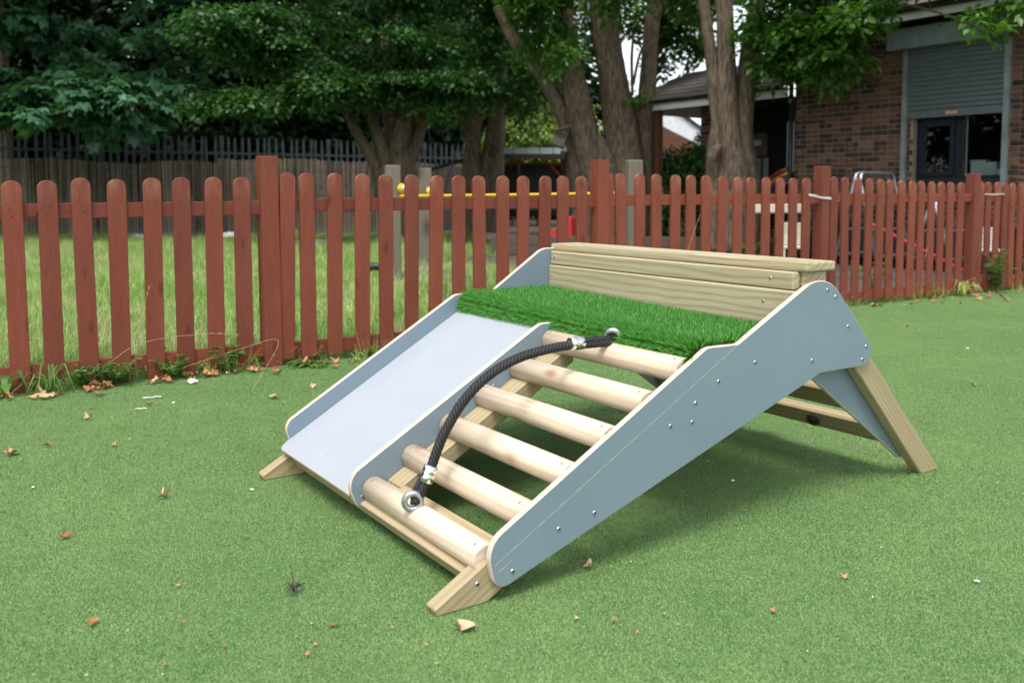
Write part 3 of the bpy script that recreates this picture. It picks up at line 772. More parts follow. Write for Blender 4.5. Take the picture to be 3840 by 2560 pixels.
# rear legs with angled feet
LD = Vector((1,0,-1.063)).normalized()
def rear_leg(w0, w1):
    P = [(1.33,.686),(1.975,.001),(2.078,.001),(2.078,.012),(1.44,.69)]
    m = frame((0,0,0), LD, (0,1,0)); mi = m.inverted(); Q = [mi @ Vector((x,0,z)) for x,z in P]
    return slab('rear_leg', fillet([(q.x,q.z) for q in Q], [.004,.004,.012,.01,.004], 3), w0, w1, [M['treated'], M['treated']], fr, .004, m)
rear_leg(.0006,.0456); rear_leg(FW-.0456, FW-.0006)
gus = [(1.385,.425),(1.905,.062),(1.935,.062),(1.60,.45),(1.42,.45)]
slab('gusset_panel', gus, .046, .062, PAN, fr); slab('gusset_panel', gus, FW-.062, FW-.046, PAN, fr)
LN = Vector((LD.z,0,-LD.x)); LN = -LN if LN.x < 0 else LN
def rear_rail(z0, z1, th=.035):
    lf = lambda z: 1.574+(.427-z)*.94
    p, q = Vector((lf(z1),0,z1)), Vector((lf(z0),0,z0)); c = (p+q)/2+LN*th/2; me = box_mesh(FW-.128, (q-p).length, th, .004, M['treated'])
    return link('rear_rail', me, fr, frame((c.x, FW/2, c.z), (0,1,0), q-p))
rr1 = rear_rail(.11,.18); rr2 = rear_rail(.232,.302); rear_rail(.35,.42)
# climbing holds on the rear rails
def hold(parent, l, w, z, r, mat, n, name='climbing_hold'):
    bm = bmesh.new(); bmesh.ops.create_icosphere(bm, subdivisions=3, radius=r)
    for v_ in bm.verts: v_.co.z *= .62 if v_.co.z > 0 else .25; v_.co.x *= 1.1; v_.co += Vector((.1*r*math.sin(v_.co.y*90), 0, 0))
    for f_ in bm.faces: f_.smooth = True
    me = bpy.data.meshes.new(name); bm.to_mesh(me); bm.free(); me.materials.append(mat)
    n = Vector(n); m = n.to_track_quat('Z','Y').to_matrix().to_4x4(); m.translation = (l,w,z); return link(name, me, parent, m)
hold(rr1, 1.832, .36, .142, .027, M['blackrubber'], -LN)
hold(rr1, 1.87, .62, .20, .06, M['green_hold'], LN)
# rope with ferrules and eye bolts
rpath = [(.126,.351,.150),(.151,.350,.197),(.170,.350,.234),(.185,.349,.272),(.207,.349,.320),(.236,.348,.366),(.276,.346,.417),(.333,.344,.466),(.404,.342,.504),(.483,.340,.528),(.57,.337,.540),(.628,.335,.544),(.688,.334,.543),(.76,.331,.542),(.797,.330,.541)]
core = smoothpath(rpath, 12)
def rope_mesh(path, rad, strands, pitch, phase=0):
    mb = MB(); P = path; cum = [0]
    for i in range(1,len(P)): cum.append(cum[-1]+(P[i]-P[i-1]).length)
    nst = int(cum[-1]/.006); S = np.linspace(0,cum[-1],nst); A = np.array([tuple(p) for p in P])
    X = np.stack([np.interp(S,cum,A[:,k]) for k in range(3)],1)
    T = np.gradient(X,axis=0); T /= np.linalg.norm(T,axis=1)[:,None]
    ref = np.array([0,1.,0]); B = np.cross(T,ref); B /= np.linalg.norm(B,axis=1)[:,None]; Cc = np.cross(B,T)
    for k in range(strands):
        a = 2*math.pi*(S/pitch+k/strands)+phase
        Q = X+(B*np.cos(a)[:,None]+Cc*np.sin(a)[:,None])*rad*.64
        mb.tube([Vector(q) for q in Q], rad*.40, 7)
    mb.tube([Vector(q) for q in X], rad*.4, 6); return mb
rope = rope_mesh(core, .0145, 5, .062).build('rope', M['rope'], fr, None, True); tag(rope, 'black braided rope arching over the rungs')
# doubled ends beyond the ferrules
for pts_ in ([(.118,.351,.150),(.128,.356,.185),(.157,.357,.228)], [(.80,.331,.552),(.76,.328,.553),(.68,.330,.556)]):
    rope_mesh(smoothpath(pts_,8), .0100, 5, .05).build('rope_tail', M['rope'], rope, None, True)
def ferrule(c, d):
    d = Vector(d).normalized(); c = Vector(c); mb = MB(); prof = [(-.024,.0180),(-.022,.0205),(-.004,.0212),(.0,.0200),(.004,.0212),(.022,.0205),(.024,.0180)]
    mb.tube([c+d*a for a,_ in prof], [r for _,r in prof], 16); mb.build('ferrule', M['alu'], rope, None, True)
ferrule((.166,.351,.226), (.36,0,.9)); ferrule((.668,.334,.548), (1,-.02,0))
def eye(l, w, z, ax, stem_to):
    mb = MB(); c = Vector((l,w,z)); ax = Vector(ax).normalized(); u = Vector((0,0,1)); u = (u-ax*u.dot(ax)).normalized(); v_ = ax.cross(u); n = 28
    mb.tube([c+(u*math.cos(6.283*k/n)+v_*math.sin(6.283*k/n))*.0222 for k in range(n)], .0090, 10, close=True)
    s = Vector(stem_to); d = (s-c).normalized(); mb.tube([c+d*.024, s], .007, 10); mb.tube([s-d*.006, s-d*.001], .012, 12)
    return mb.build('eye_bolt', M['galv'], rope, None, True)
eye(.116,.352,.158,(.35,.85,0),(.128,.352,.128)); eye(.812,.330,.555,(.75,.55,.2),(.812,.330,.520))

# ================================================================== trees
def leaf_field(C_, D_, Nn, size, kind, r):
    """C_ centres, D_ leaf directions, Nn leaf normals"""
    n = len(C_); D_ = D_/np.linalg.norm(D_,axis=1)[:,None]
    Nn = Nn-D_*(Nn*D_).sum(1)[:,None]; Nn /= np.maximum(1e-6,np.linalg.norm(Nn,axis=1))[:,None]; S = np.cross(Nn,D_)
    sz = (size*r.uniform(.6,1.25,n))[:,None]
    def p(a,b,c): return C_+D_*sz*a+S*sz*b+Nn*sz*c
    if kind == 'oval':
        V = np.stack([p(0,0,0),p(.42,-.30,.06),p(.45,0,-.05),p(.42,.30,.06),p(1,0,-.10)],1); F = [(0,2,1),(0,3,2),(1,2,4),(2,3,4)]
    elif kind == 'maple':
        pts_ = [(.0,.0,0),(-.05,-.12,0),(-.02,-.44,-.10),(.22,-.30,.03),(.66,-.46,-.10),(.62,-.22,.03),(1.0,0,-.12),(.62,.22,.03),(.66,.46,-.10),(.22,.30,.03),(-.02,.44,-.10),(-.05,.12,0)]
        V = np.stack([p(.25,0,.0) if i == 0 else p(*q) for i,q in enumerate(pts_)],1)
        F = [(0,1,2,3),(0,3,4,5),(0,5,6,7),(0,7,8,9),(0,9,10,11)]
    else:
        V = np.stack([p(0,0,0),p(.5,-.35,.05),p(1,0,-.08),p(.5,.35,.05)],1); F = [(0,1,2,3)]
    return V, F
def crown(name, blobs, size, kind, mat, parent, seed, per=22, spread=.28, flat=.4, out=None):
    r = np.random.default_rng(seed); Cs, Ds, Ns, Ts = [], [], [], []
    for (c, rad, n) in blobs:
        c = np.array(tuple(c)); rad = np.array(rad); k = max(1, n//per)
        d = r.normal(0,1,(k,3)); d /= np.linalg.norm(d,axis=1)[:,None]
        sc_ = c+d*rad*(r.uniform(.15,1,k)**.45)[:,None]
        od = d*np.array([1,1,.25]); od /= np.linalg.norm(od,axis=1)[:,None]
        st = np.clip(r.normal(.45,.22,k),0,1)
        idx = np.repeat(np.arange(k), per); m = len(idx)
        t = r.uniform(-1,1,m); lat = np.stack([-od[:,1],od[:,0],np.zeros(k)],1)
        pos = sc_[idx]+od[idx]*(t*spread)[:,None]+lat[idx]*(r.normal(0,.42,m)*spread*(1.1-.7*t))[:,None]
        pos[:,2] += r.normal(0,flat*spread*.5,m)-.18*spread*(t+1)**2*.5
        side = np.sign(r.normal(0,1,m))[:,None]
        dr = od[idx]*.7+lat[idx]*side*r.uniform(.1,1,m)[:,None]+np.array([0,0,-.35])+r.normal(0,.25,(m,3))
        nn = np.tile([0,0,1.],(m,1))+r.normal(0,.38,(m,3))+od[idx]*.25
        Cs.append(pos); Ds.append(dr); Ns.append(nn); Ts.append(np.clip(st[idx]+r.normal(0,.16,m),0,1))
    V, F = leaf_field(np.concatenate(Cs), np.concatenate(Ds), np.concatenate(Ns), size, kind, r)
    return big(name, V, V.shape[1], F, mat, np.concatenate(Ts), parent)
def wblob(px0,px1,py0,py1,Y,dy,n):
    a, b = at(px0,py0,Y), at(px1,py1,Y); return ((a+b)/2, (abs(b.x-a.x)/2, dy, abs(a.z-b.z)/2), n)
def tiers(px0,px1,py0,py1,Y,dy,n,k=None,seed=0):
    """a bough region broken into k flattened leafy tiers with gaps between"""
    a, b = at(px0,py0,Y), at(px1,py1,Y); w, h = abs(b.x-a.x), abs(a.z-b.z); k = k or max(3, int(w*h/.22)); r = random.Random(int(px0*7+py0*3+n)); out = []
    tot = 0; L = []
    for i in range(k):
        x = min(a.x,b.x)+w*r.random(); z = min(a.z,b.z)+h*r.random(); rx = r.uniform(.22,.55); L.append((Vector((x, Y+r.uniform(-dy,dy), z)), (rx, rx*.9, r.uniform(.05,.15)), rx*rx)); tot += rx*rx
    return [(c, rd, max(26, int(n*q_/tot))) for c, rd, q_ in L]
def rel(bl, o): return [(Vector(c)-o, r_, n) for c,r_,n in bl]
def stem(mb, pts, rads, seed, seg=20, sub=7, ridge=.10):
    r = random.Random(seed); P = smoothpath(pts, sub); rr_ = interp(rads, len(P)); ph = [r.uniform(0,6.28) for _ in range(4)]
    kx = [r.choice((5,6,7)), r.choice((8,9,11))]
    fn = lambda i,k: 1+ridge*(math.sin(kx[0]*6.283*k/seg+ph[0]+i*.16)*.5+math.sin(kx[1]*6.283*k/seg+ph[1]-i*.23)*.35+math.sin(2*6.283*k/seg+ph[2]+i*.3)*.5)+r.uniform(-.02,.02)
    v, f = tube(P, rr_, seg, True, False, fn); mb.add(v, f)
def tree(name, label, base, stems, blobs, size, kind, mat, seed, group=None, per=22, spread=.28, flat=.4, twigs=True):
    t = empty(name, base); tag(t, label, 'tree', group); mb = MB()
    for i,(pts_, rads) in enumerate(stems): stem(mb, [Vector(p)-base for p in pts_], rads, seed*10+i)
    mb.build('trunk', M['bark'], t, None, True)
    crown('crown', rel(blobs, base), size, kind, mat, t, seed, per, spread, flat)
    return t
# --- dark wood beyond the palisade
bk = [(-330,23.5,5.2),(180,25.5,4.8),(640,24.8,5.0),(1090,27.5,5.0),(1480,29.5,5.2)]
lab = ['dark dense tree beyond the palisade at the far left edge','dark dense tree beyond the palisade above the faded reed screen','dark dense tree behind the palisade left of the multi-stemmed tree','dark dense tree directly behind the multi-stemmed tree','dark tall tree behind the palisade right of the multi-stemmed tree']
for i,(px,Y,zc) in enumerate(bk):
    b = at(px,728,Y); b.z = -.012
    top = Vector((b.x,b.y,8))
    bl = [(Vector((b.x,b.y,zc)),(3.6,2.0,4.4),13000),(Vector((b.x,b.y-.5,9.3)),(4.0,3.5,2.0),3500),(Vector((b.x,b.y+1.5,2.2)),(3.4,1.0,2.3),5000)]
    tree('dark_tree', lab[i], b, [([b, b+Vector((.1,0,2.5)), b+Vector((-.15,.1,5)), top],[.26,.2,.16,.06])], bl, .24, 'quad', M['leaf_dark'], 40+i, 'trees beyond the palisade', 20, .5, .5)
# two more of the wood's trees stand left of the view, mirrored in the window
for i,(x,y) in enumerate(((-13.5,7.5),(-14.5,13.5),(-12.5,2.0))):
    b = Vector((x,y,-.012)); bl = [(Vector((x,y,4.2)),(3.4,3.2,3.8),15000)]
    tree('dark_tree', ['dark tree left of the view, opposite the window pane','dark tree left of the view, nearest the palisade end','dark tree left of the view, nearest the viewpoint'][i], b, [([b, b+Vector((.1,0,2.5)), b+Vector((-.15,.1,5)), b+Vector((0,0,7))],[.26,.2,.16,.06])], bl, .28, 'quad', M['leaf_dark'], 90+i, 'trees left of the view', 20, .5, .5)
# more distant dark wood closing the gaps
bl = [(Vector((-17+4.3*k, 34+k*.7, 4.5)),(4.2,2.0,5.2),10000) for k in range(-2,5)]
tag(crown('woodland', bl, .42, 'quad', M['leaf_dark'], None, 77, 20, .7, .5), 'dark mass of far woodland closing the view beyond the palisade', 'woodland', kind='stuff')
# --- sycamore overhanging the palisade, big lobed leaves
b = Vector((-12.6, 22.6, -.012))
bl = []
for z_ in ((-120,300,225,330,18.6,.5,420,8),(-60,420,300,440,18.2,.5,800,14),(230,520,340,455,18.4,.4,460,8),(410,640,350,455,18.6,.4,420,7),(520,720,285,420,19.2,.4,260,6),
      (-200,260,-120,240,20.0,.8,1000,16),(150,480,60,300,20.4,.8,420,9),(380,760,-100,150,19.6,.8,800,12),(600,800,150,330,20.4,.6,180,5),(-250,120,380,480,18.8,.5,330,6)): bl += tiers(*z_)
bl += [(Vector((-9.5,19.2,7.0)),(3.6,2.8,1.3),1500)]
tree('sycamore_tree', 'sycamore with big blue-green lobed leaves hanging over the palisade, far left', b,
     [([b,b+Vector((.1,-.1,2.2)),b+Vector((.4,-.6,4.2)),b+Vector((.8,-1.5,6.5))],[.2,.17,.13,.06]), ([b+Vector((.15,-.2,2.6)),b+Vector((.9,-1.9,3.4)),b+Vector((1.9,-3.4,3.6))],[.07,.05,.02])],
     bl, .29, 'maple', M['leaf_syc'], 51, None, 14, .40, .35)
# --- multi-stemmed tree before the reed screen
Y = 19.0
q = lambda x, y, YY=Y: at(1200+x/2.24, y/2.24, YY)
b = at(1492, 728, Y); b.z = -.012
fx = lambda x: Vector((at(1200+x/2.24,0,Y).x, Y, .35))
st = [([b+Vector((-.1,0,0)), fx(560), q(470,1400), q(335,1160), q(205,890), q(140,600), q(60,300)],[.22,.17,.14,.11,.085,.06,.03]),
      ([b, fx(600), q(560,1400), q(505,1200), q(425,950), q(380,650), q(330,250)],[.24,.18,.15,.125,.11,.08,.04]),
      ([b+Vector((.08,.05,0)), fx(660), q(665,1400), q(668,1220), q(720,960), q(725,600), q(700,200), q(700,-200)],[.28,.24,.21,.21,.20,.16,.12,.07]),
      ([b+Vector((.15,0,0)), fx(700), q(740,1400), q(820,1200), q(865,960), q(900,700), q(1000,300)],[.24,.2,.13,.11,.10,.08,.05]),
      ([b+Vector((-.05,.3,0)), q(600,1350,19.5), q(590,1100,19.6), q(560,850,19.7), q(540,300,19.7)],[.16,.15,.13,.12,.08])]
bl = []
for z_ in ((790,1130,340,425,17.0,.6,3000),(1000,1330,300,405,17.4,.6,3200),(740,1200,20,210,17.4,.8,5200),(860,1150,170,330,17.9,.7,3000),
      (1150,1560,-60,330,18.0,.9,8500),(1300,1560,240,400,17.8,.7,3600),(1480,1760,190,420,18.0,.7,4600),(1480,1960,-80,260,18.4,.9,8500),(1700,1930,200,380,18.8,.7,2400),(1900,2080,-60,130,18.4,.8,2200)): bl += tiers(*z_)
bl += [(Vector((-2.8,18.2,7.2)),(5.2,3.6,1.6),8000)]
tree('multistem_tree', 'multi-stemmed tree with splayed grey trunks standing before the reed screen', b, st, bl, .12, 'oval', M['leaf_mid'], 52, None, 26, .42, .30)
# --- pair of leaning trunks by the dark shelter
Y = 20.5
q = lambda x, y, YY=Y: at(1200+x/2.24, y/2.24, YY)
b = at(1790, 728, Y); b.z = -.012
fx = lambda x: Vector((at(1200+x/2.24,0,Y).x, Y, .2))
st = [([fx(1270)+Vector((0,0,-.25)), q(1275,1480), q(1280,1250), q(1310,1000), q(1330,750), q(1290,300)],[.24,.21,.18,.16,.13,.07]),
      ([fx(1440)+Vector((0,0,-.25)), q(1400,1480), q(1420,1250), q(1460,1000), q(1490,750), q(1500,200)],[.16,.15,.14,.13,.12,.08]),
      ([fx(1490)+Vector((0,0,-.25)), q(1475,1480), q(1490,1250), q(1505,1000), q(1520,750), q(1560,200)],[.2,.19,.17,.15,.12,.08]),
      ([q(1260,1150), q(1200,1000), q(1150,900), q(1100,700)],[.08,.06,.05,.03])]
bl = [wblob(1560,1900,60,330,20.6,.9,4200), wblob(1760,2010,200,420,21.5,.8,2600), wblob(1850,2120,120,330,21.8,.8,2000), wblob(1600,1740,330,450,21.0,.6,900), wblob(1880,2060,330,470,22.5,.6,900),(Vector((-.8,20.5,7.6)),(3.2,2.5,1.4),3000)]
tree('twin_trunk_tree', 'dark leaning twin trunks rising beside the black shelter roof', b, st, bl, .125, 'oval', M['leaf_mid'], 53, None, 22, .3, .4)
# --- big tree in the raised bed
Y = 16.6
q = lambda x, y, YY=Y: at(1900+x/1.568, y/1.568, YY)
b = at(2310, 728, Y); b.z = .2
fl_ = lambda x: Vector((at(1900+x/1.568,0,Y).x, Y, .2))
st = [([fl_(440), q(470,1200), q(425,950), q(395,820), q(340,690), q(225,470), q(100,310), q(20,200), q(-60,40)],[.27,.24,.19,.17,.15,.135,.12,.10,.07]),
      ([fl_(520)+Vector((0,-.12,0)), q(530,1200,16.4), q(510,1000,16.4), q(470,830,16.4), q(425,620,16.4), q(370,380,16.4), q(345,200,16.4), q(320,-60,16.4)],[.34,.30,.27,.25,.235,.21,.17,.12]),
      ([fl_(700)+Vector((0,-.1,0)), q(700,1200,16.45), q(705,1000,16.45), q(690,850,16.45), q(655,650,16.45), q(610,380,16.45), q(575,150,16.45), q(540,-60,16.45)],[.42,.38,.35,.31,.28,.26,.22,.18]),
      ([fl_(790), q(790,1200), q(790,1000), q(808,800), q(818,640), q(835,420), q(850,200), q(890,-60)],[.28,.25,.22,.17,.15,.145,.14,.12]),
      ([fl_(620)+Vector((0,-.25,0)), q(610,1250,16.25), q(600,1050,16.25), q(570,900,16.3), q(545,800,16.35)],[.30,.27,.22,.15,.06]),
      ([q(740,560,16.3), q(735,350,16.2), q(745,200,16.2)],[.03,.026,.02]), ([q(745,500,16.2), q(790,300,16.1), q(880,190,16.0)],[.026,.022,.014])]
bl = [wblob(1900,2140,-120,70,15.6,.7,2600), wblob(2060,2150,90,170,15.6,.3,300), wblob(1960,2040,120,230,15.8,.3,350), wblob(2150,2560,-200,-10,15.2,.9,2600), wblob(2280,2330,0,60,15.2,.2,120), wblob(2130,2560,-60,160,18.2,.7,2600), wblob(2420,2660,-80,120,17.2,.6,2600), wblob(2440,2640,100,190,17.6,.5,900), wblob(2440,2520,180,300,18.5,.4,450), wblob(2560,2680,120,240,18.0,.4,500), wblob(1940,2130,180,420,18.5,.6,1700),
      wblob(2085,2160,150,250,15.2,.3,260), wblob(2360,2420,280,410,16.2,.2,90),(Vector((1.8,16.8,6.6)),(4.8,3.8,1.5),7500)]
tree('large_tree', 'thick-trunked old tree with four rough stems in the raised bed, centre', b, st, bl, .125, 'oval', M['leaf_bright'], 54, None, 22, .28, .4)
# --- tree beside the building
Y = 14.2
q = lambda x, y, YY=Y: at(1900+x/1.568, y/1.568, YY)
b = at(2745, 728, Y); b.z = .1
fl_ = lambda x: Vector((at(1900+x/1.568,0,Y).x, Y, .1))
st = [([fl_(1250), q(1250,1200), q(1245,1000), q(1240,860), q(1255,720), q(1225,560), q(1200,300), q(1165,60), q(1150,-60)],[.23,.20,.18,.17,.14,.10,.095,.09,.085]),
      ([fl_(1330)+Vector((0,-.12,0)), q(1330,1200,14.1), q(1325,1000,14.1), q(1310,820,14.1), q(1300,620,14.1), q(1290,380,14.1), q(1285,150,14.1), q(1275,-60,14.1)],[.31,.27,.24,.20,.17,.145,.14,.13]),
      ([fl_(1400), q(1400,1200), q(1390,1000), q(1370,820), q(1395,620), q(1425,400), q(1450,200), q(1490,-60)],[.28,.25,.22,.20,.17,.155,.14,.13]),
      ([q(1205,930,13.95), q(1235,880,13.9), q(1265,860,13.85)],[.10,.08,.04])]
bl = [wblob(2540,2780,-110,60,15.0,.6,1700), wblob(2800,2960,10,200,13.6,.4,1500), wblob(2850,3040,150,295,13.4,.4,1700), wblob(2930,3130,40,190,12.8,.5,2200), wblob(3040,3210,150,285,12.4,.4,1300), wblob(3130,3270,20,130,12.0,.4,1100), wblob(3250,3330,0,50,11.8,.3,200),
      wblob(2800,3400,-160,20,13.0,.9,4200), wblob(3350,3900,-190,-70,11.2,.6,1800), wblob(3620,3730,30,70,10.8,.2,110), wblob(3650,3740,80,120,10.6,.12,60), wblob(3740,3900,-20,50,10.8,.3,260), (Vector((5.0,13.5,5.6)),(4.0,3.4,1.4),6000)]
t_ = tree('house_tree', 'grey-barked tree beside the brick building, leafy boughs over its shutter', b, st, bl, .115, 'oval', M['leaf_bright'], 55, None, 20, .26, .4)
mb = MB()
for pts_, rads in (([q(1470,60,14.1), at(2980,120,14.2), at(3160,150,12.8), at(3300,90,11.9)],[.05,.035,.02,.008]), ([at(2980,120,14.2), at(3040,210,13.2), at(3090,270,12.7)],[.02,.014,.006]), ([at(3160,20,13.5), at(3400,20,11.8), at(3640,90,10.8), at(3730,130,10.6)],[.03,.02,.01,.004])):
    stem(mb, [p-b for p in pts_], rads, 3, 8, 6, .05)
mb.build('bough', M['bark'], t_, None, True)
# --- bright hedge beyond the palisade and ivy by the canopy
b = Vector((1.2, 28.5, -.012))
bl = [wblob(1780,2260,430,620,28.0,.9,4200), wblob(1900,2260,380,470,29.0,.8,1300)]
hd = empty('sunlit_hedge', b); tag(hd, 'bright yellow-green hedge beyond the palisade, right of the twin trunks', 'hedge')
crown('crown', rel(bl,b), .17, 'oval', M['leaf_yel'], hd, 60, 18, .3, .5); mb = MB()
for k in range(5): stem(mb, [(-2+k*.8,0,0),(-2+k*.8+.1,0,1),(-2+k*.8,0.1,2.0)], [.05,.04,.02], k, 6, 3)
mb.build('trunk', M['twig'], hd)
b = at(2570,728,16.4); b.z = 0
iv = empty('ivy_bush', b); tag(iv, 'dark green ivy bush between the two big trunks', 'bush')
crown('crown', rel([wblob(2440,2560,600,900,16.8,.5,3600), wblob(2530,2690,520,760,16.6,.5,4200), wblob(2560,2680,700,920,16.5,.4,2600), wblob(2470,2560,560,680,17.0,.4,1200), wblob(2620,2700,500,560,16.6,.3,500)],b), .085, 'oval', M['leaf_mid'], iv, 61, 18, .16, .6); mb = MB()
for k in range(4): stem(mb, [(-.4+k*.25,.1,0),(-.35+k*.2,.1,.8),(-.3+k*.22,.1,1.5)], [.03,.025,.012], k, 6, 3)
mb.build('trunk', M['twig'], iv)
# beech-like dark shrub right of the shelter, low plants
def plant(name, label, base, n, h, spread, size, mat, seed, cat='plant', kind='oval', group=None):
    r = np.random.default_rng(seed); t = empty(name, base); tag(t, label, cat, group); mb = MB(); Cs, Ds, Ns = [], [], []
    for k in range(n):
        a = r.uniform(0,6.28); le = r.uniform(.2,1)*spread; hh = h*r.uniform(.6,1.05)
        p = [Vector((0,0,0)), Vector((math.cos(a)*le*.4, math.sin(a)*le*.4, hh*.55)), Vector((math.cos(a)*le, math.sin(a)*le, hh))]
        P = smoothpath(p,4); mb.tube(P, interp([.0035,.003,.0015],len(P)), 5)
        for i in range(2,len(P)):
            for s_ in (-1,1):
                if r.random() < .85:
                    d = Vector((math.cos(a+s_*1.1), math.sin(a+s_*1.1), .1)); Cs.append(tuple(P[i])); Ds.append(tuple(d)); Ns.append((r.normal(0,.3),r.normal(0,.3),1))
        Cs.append(tuple(P[-1])); Ds.append((math.cos(a),math.sin(a),.2)); Ns.append((0,0,1))
    mb.build('stem', M['weed_stem'], t)
    V, F = leaf_field(np.array(Cs), np.array(Ds), np.array(Ns,float), size, kind, r)
    big('foliage', V, V.shape[1], F, mat, r.uniform(0,1,len(Cs)), t); return t
M['weed_stem'] = plain('weed_stem', (.10,.16,.04), .6)
def rosette(name, label, base, n, L, w, mat, seed, up=.5, cat='plant'):
    r = np.random.default_rng(seed); V = []; T = []
    for k in range(n):
        a = 6.283*k/n+r.uniform(-.4,.4); l = L*r.uniform(.6,1.1); ww = w*r.uniform(.7,1.2); u = up*r.uniform(.5,1.3)
        d = np.array([math.cos(a),math.sin(a),0]); s_ = np.array([-d[1],d[0],0]); z = np.array([0,0,1.])
        pt = lambda t,k_: d*l*t*(1-.15*u)+z*l*(u*t*1.5-u*t*t*1.4)+s_*ww*k_
        V.append([pt(0,-.15),pt(0,.15),pt(.3,.7),pt(.3,-.7),pt(.65,1),pt(.65,-1),pt(1,0)]); T.append(r.uniform(.2,1))
    o = big(name, np.array(V), 7, [(0,1,2,3),(3,2,4,5),(5,4,6)], mat, np.array(T), None, Matrix.Translation(base)); return tag(o, label, cat)
def g(px, py):
    d = _ray(px, py); p = d*(-1/d.z); return Vector((p.x, p.y, 0))
rosette('broadleaf_weed', 'broad ragged green dock leaves beside the first picket at far left', fp(-1.36,-.12), 7, .16, .026, M['weed'], 1, 1.6)
rosette('spiky_grass_clump', 'bright green clump of arching grass blades at the second picket', fp(-1.16,-.14), 46, .24, .0045, M['weed'], 2, 1.5)
rosette('dandelion_weed', 'flat jagged dandelion rosette right of the tall fence post', fp(.20,-.16), 22, .17, .017, M['weed'], 3, .45)
rosette('yellow_grass_clump', 'small yellow-green grass clump at the foot of the fourth post', fp(6.86,-.13), 34, .24, .006, M['grass'], 4, 1.7)
plant('chickweed_plant', 'small-leaved bushy weed between the second and third pickets', fp(-1.0,-.12), 16, .13, .10, .028, M['weed'], 5)
plant('creeping_weed', 'low light green weed in front of the fourth picket', fp(-.83,-.13), 18, .13, .12, .030, M['weed'], 6)
plant('trailing_weed', 'trailing leafy weed in front of the sixth picket', fp(-.55,-.11), 14, .12, .12, .032, M['weed'], 7)
plant('bramble_sprig', 'bramble sprig with rounded leaves just left of the tall fence post', fp(-.27,-.10), 7, .17, .08, .055, M['weed'], 8)
plant('thin_weed', 'thin weed at the foot of the third picket', fp(-.9,-.10), 10, .12, .08, .03, M['weed'], 9)
plant('nettle_clump', 'leafy green weed clump right of the fourth post', fp(7.42,-.14), 16, .42, .16, .06, M['weed'], 10)
plant('bindweed_plant', 'pale leafy weed growing behind the fence near the right-hand trestle', fp(6.2,.4), 12, .35, .2, .07, M['leaf_yel'], 11)
plant('garden_shrub', 'yellow-green garden shrub seen through the pales left of the third post', at(2960,980,13.2)*1, 26, .55, .35, .10, M['leaf_yel'], 12, 'shrub')
plant('low_garden_plant', 'small yellow-green plant by the raised bed end', at(2830,1000,13.0)*1, 16, .4, .25, .09, M['leaf_yel'], 13)
# tall bent grass stalks by the fence
for i,(pts_) in enumerate([[fp(-1.0,-.1,0),fp(-.75,-.12,.2),fp(-.4,-.13,.235),fp(-.2,-.14,.215)],[fp(-.5,-.12,.06),fp(-.2,-.16,.14),fp(.0,-.2,.17),g(940,1470)],[fp(-.75,-.08,0),fp(-.72,-.1,.3),fp(-.66,-.1,.52)],[fp(.55,-.1,0),fp(.5,-.1,.2),fp(.42,-.12,.33)],[fp(3.2,-.1,0),fp(3.15,-.12,.4),fp(3.35,-.1,.85)],[fp(6.2,-.1,0),fp(6.25,-.1,.35),fp(6.3,-.1,.5)]]):
    mb = MB(); P = smoothpath(pts_,6); mb.tube(P, interp([.0013,.0011,.0008],len(P)), 5)
    for k in range(len(P)*2//3, len(P)-1):
        for s_ in (-1,1): c = P[k]+Vector((random.uniform(-.004,.004),random.uniform(-.004,.004),.003*s_)); mb.tube([c, c+(P[k+1]-P[k]).normalized()*.012], [.0014,.0005], 4)
    tag(mb.build('grass_stalk', M['straw'] if 'straw' in M else M.setdefault('straw', plain('straw', (.42,.36,.18), .7))),
        ['long bent grass stalk arching across the left pickets','pale grass stalk drooping onto the turf beside the tall post','upright thin grass stalk before the third picket','short grass stalk right of the tall fence post','tall seeding stalk rising behind the backrest','dry stalk standing before the right-hand pickets'][i], 'grass stalk')

# ================================================================== things between the fence and the back
def tpost(label, x, y, h, rz, w=.10, th=.165):
    me = box_mesh(h+.02, w, th, .012, M['oldpost']); o = link('timber_post', me, None, Matrix.Translation((x,y,h/2-.02)) @ Matrix.Rotation(rz,4,'Z') @ Matrix.Rotation(R(-90),4,'Y')); return tag(o, label, 'post', 'weathered posts of the trim trail')
tpost('weathered grey timber post nearer the viewer, left one of the pair', -1.31, 9.98, 1.325, R(20))
tpost('weathered grey timber post, right one of the pair behind the fence', -1.13, 11.76, 1.345, R(20))
tpost('weathered grey timber post in front of the big tree trunk', 1.17, 8.72, 1.335, R(15), .10, .15)
# yellow bar with end brackets
yb = empty('yellow_bar', (-1.18, 9.92, .98)); tag(yb, 'thin yellow handrail bar running between the timber posts behind the fence', 'handrail')
mb = MB(); mb.tube([(-.04,0,0),(1.2,-.6,.012),(2.26,-1.13,.03)], .014, 8); mb.build('bar', M['yellow'], yb)
def bracket(x, y, z):
    mb = MB(); c = Vector((x,y,z)); mb.tube([c+Vector((-.045,.01,.03)), c+Vector((-.02,-.02,.03))], [.058,.05], 14); mb.tube([c+Vector((-.03,-.02,-.05)), c+Vector((.02,-.02,-.03))], .014, 8)
    o = mb.build('bracket', M['yellow'], yb); mb = MB(); mb.tube([c+Vector((-.019,-.021,.03)), c+Vector((.012,-.055,.03))], [.040,.034], 12); mb.build('cap', M['cream'], o)
bracket(.02,.02,.05); 
yb2 = empty('yellow_bracket', (-1.03,11.70,1.0)); tag(yb2, 'yellow round bracket with white cap on the farther timber post', 'bracket')
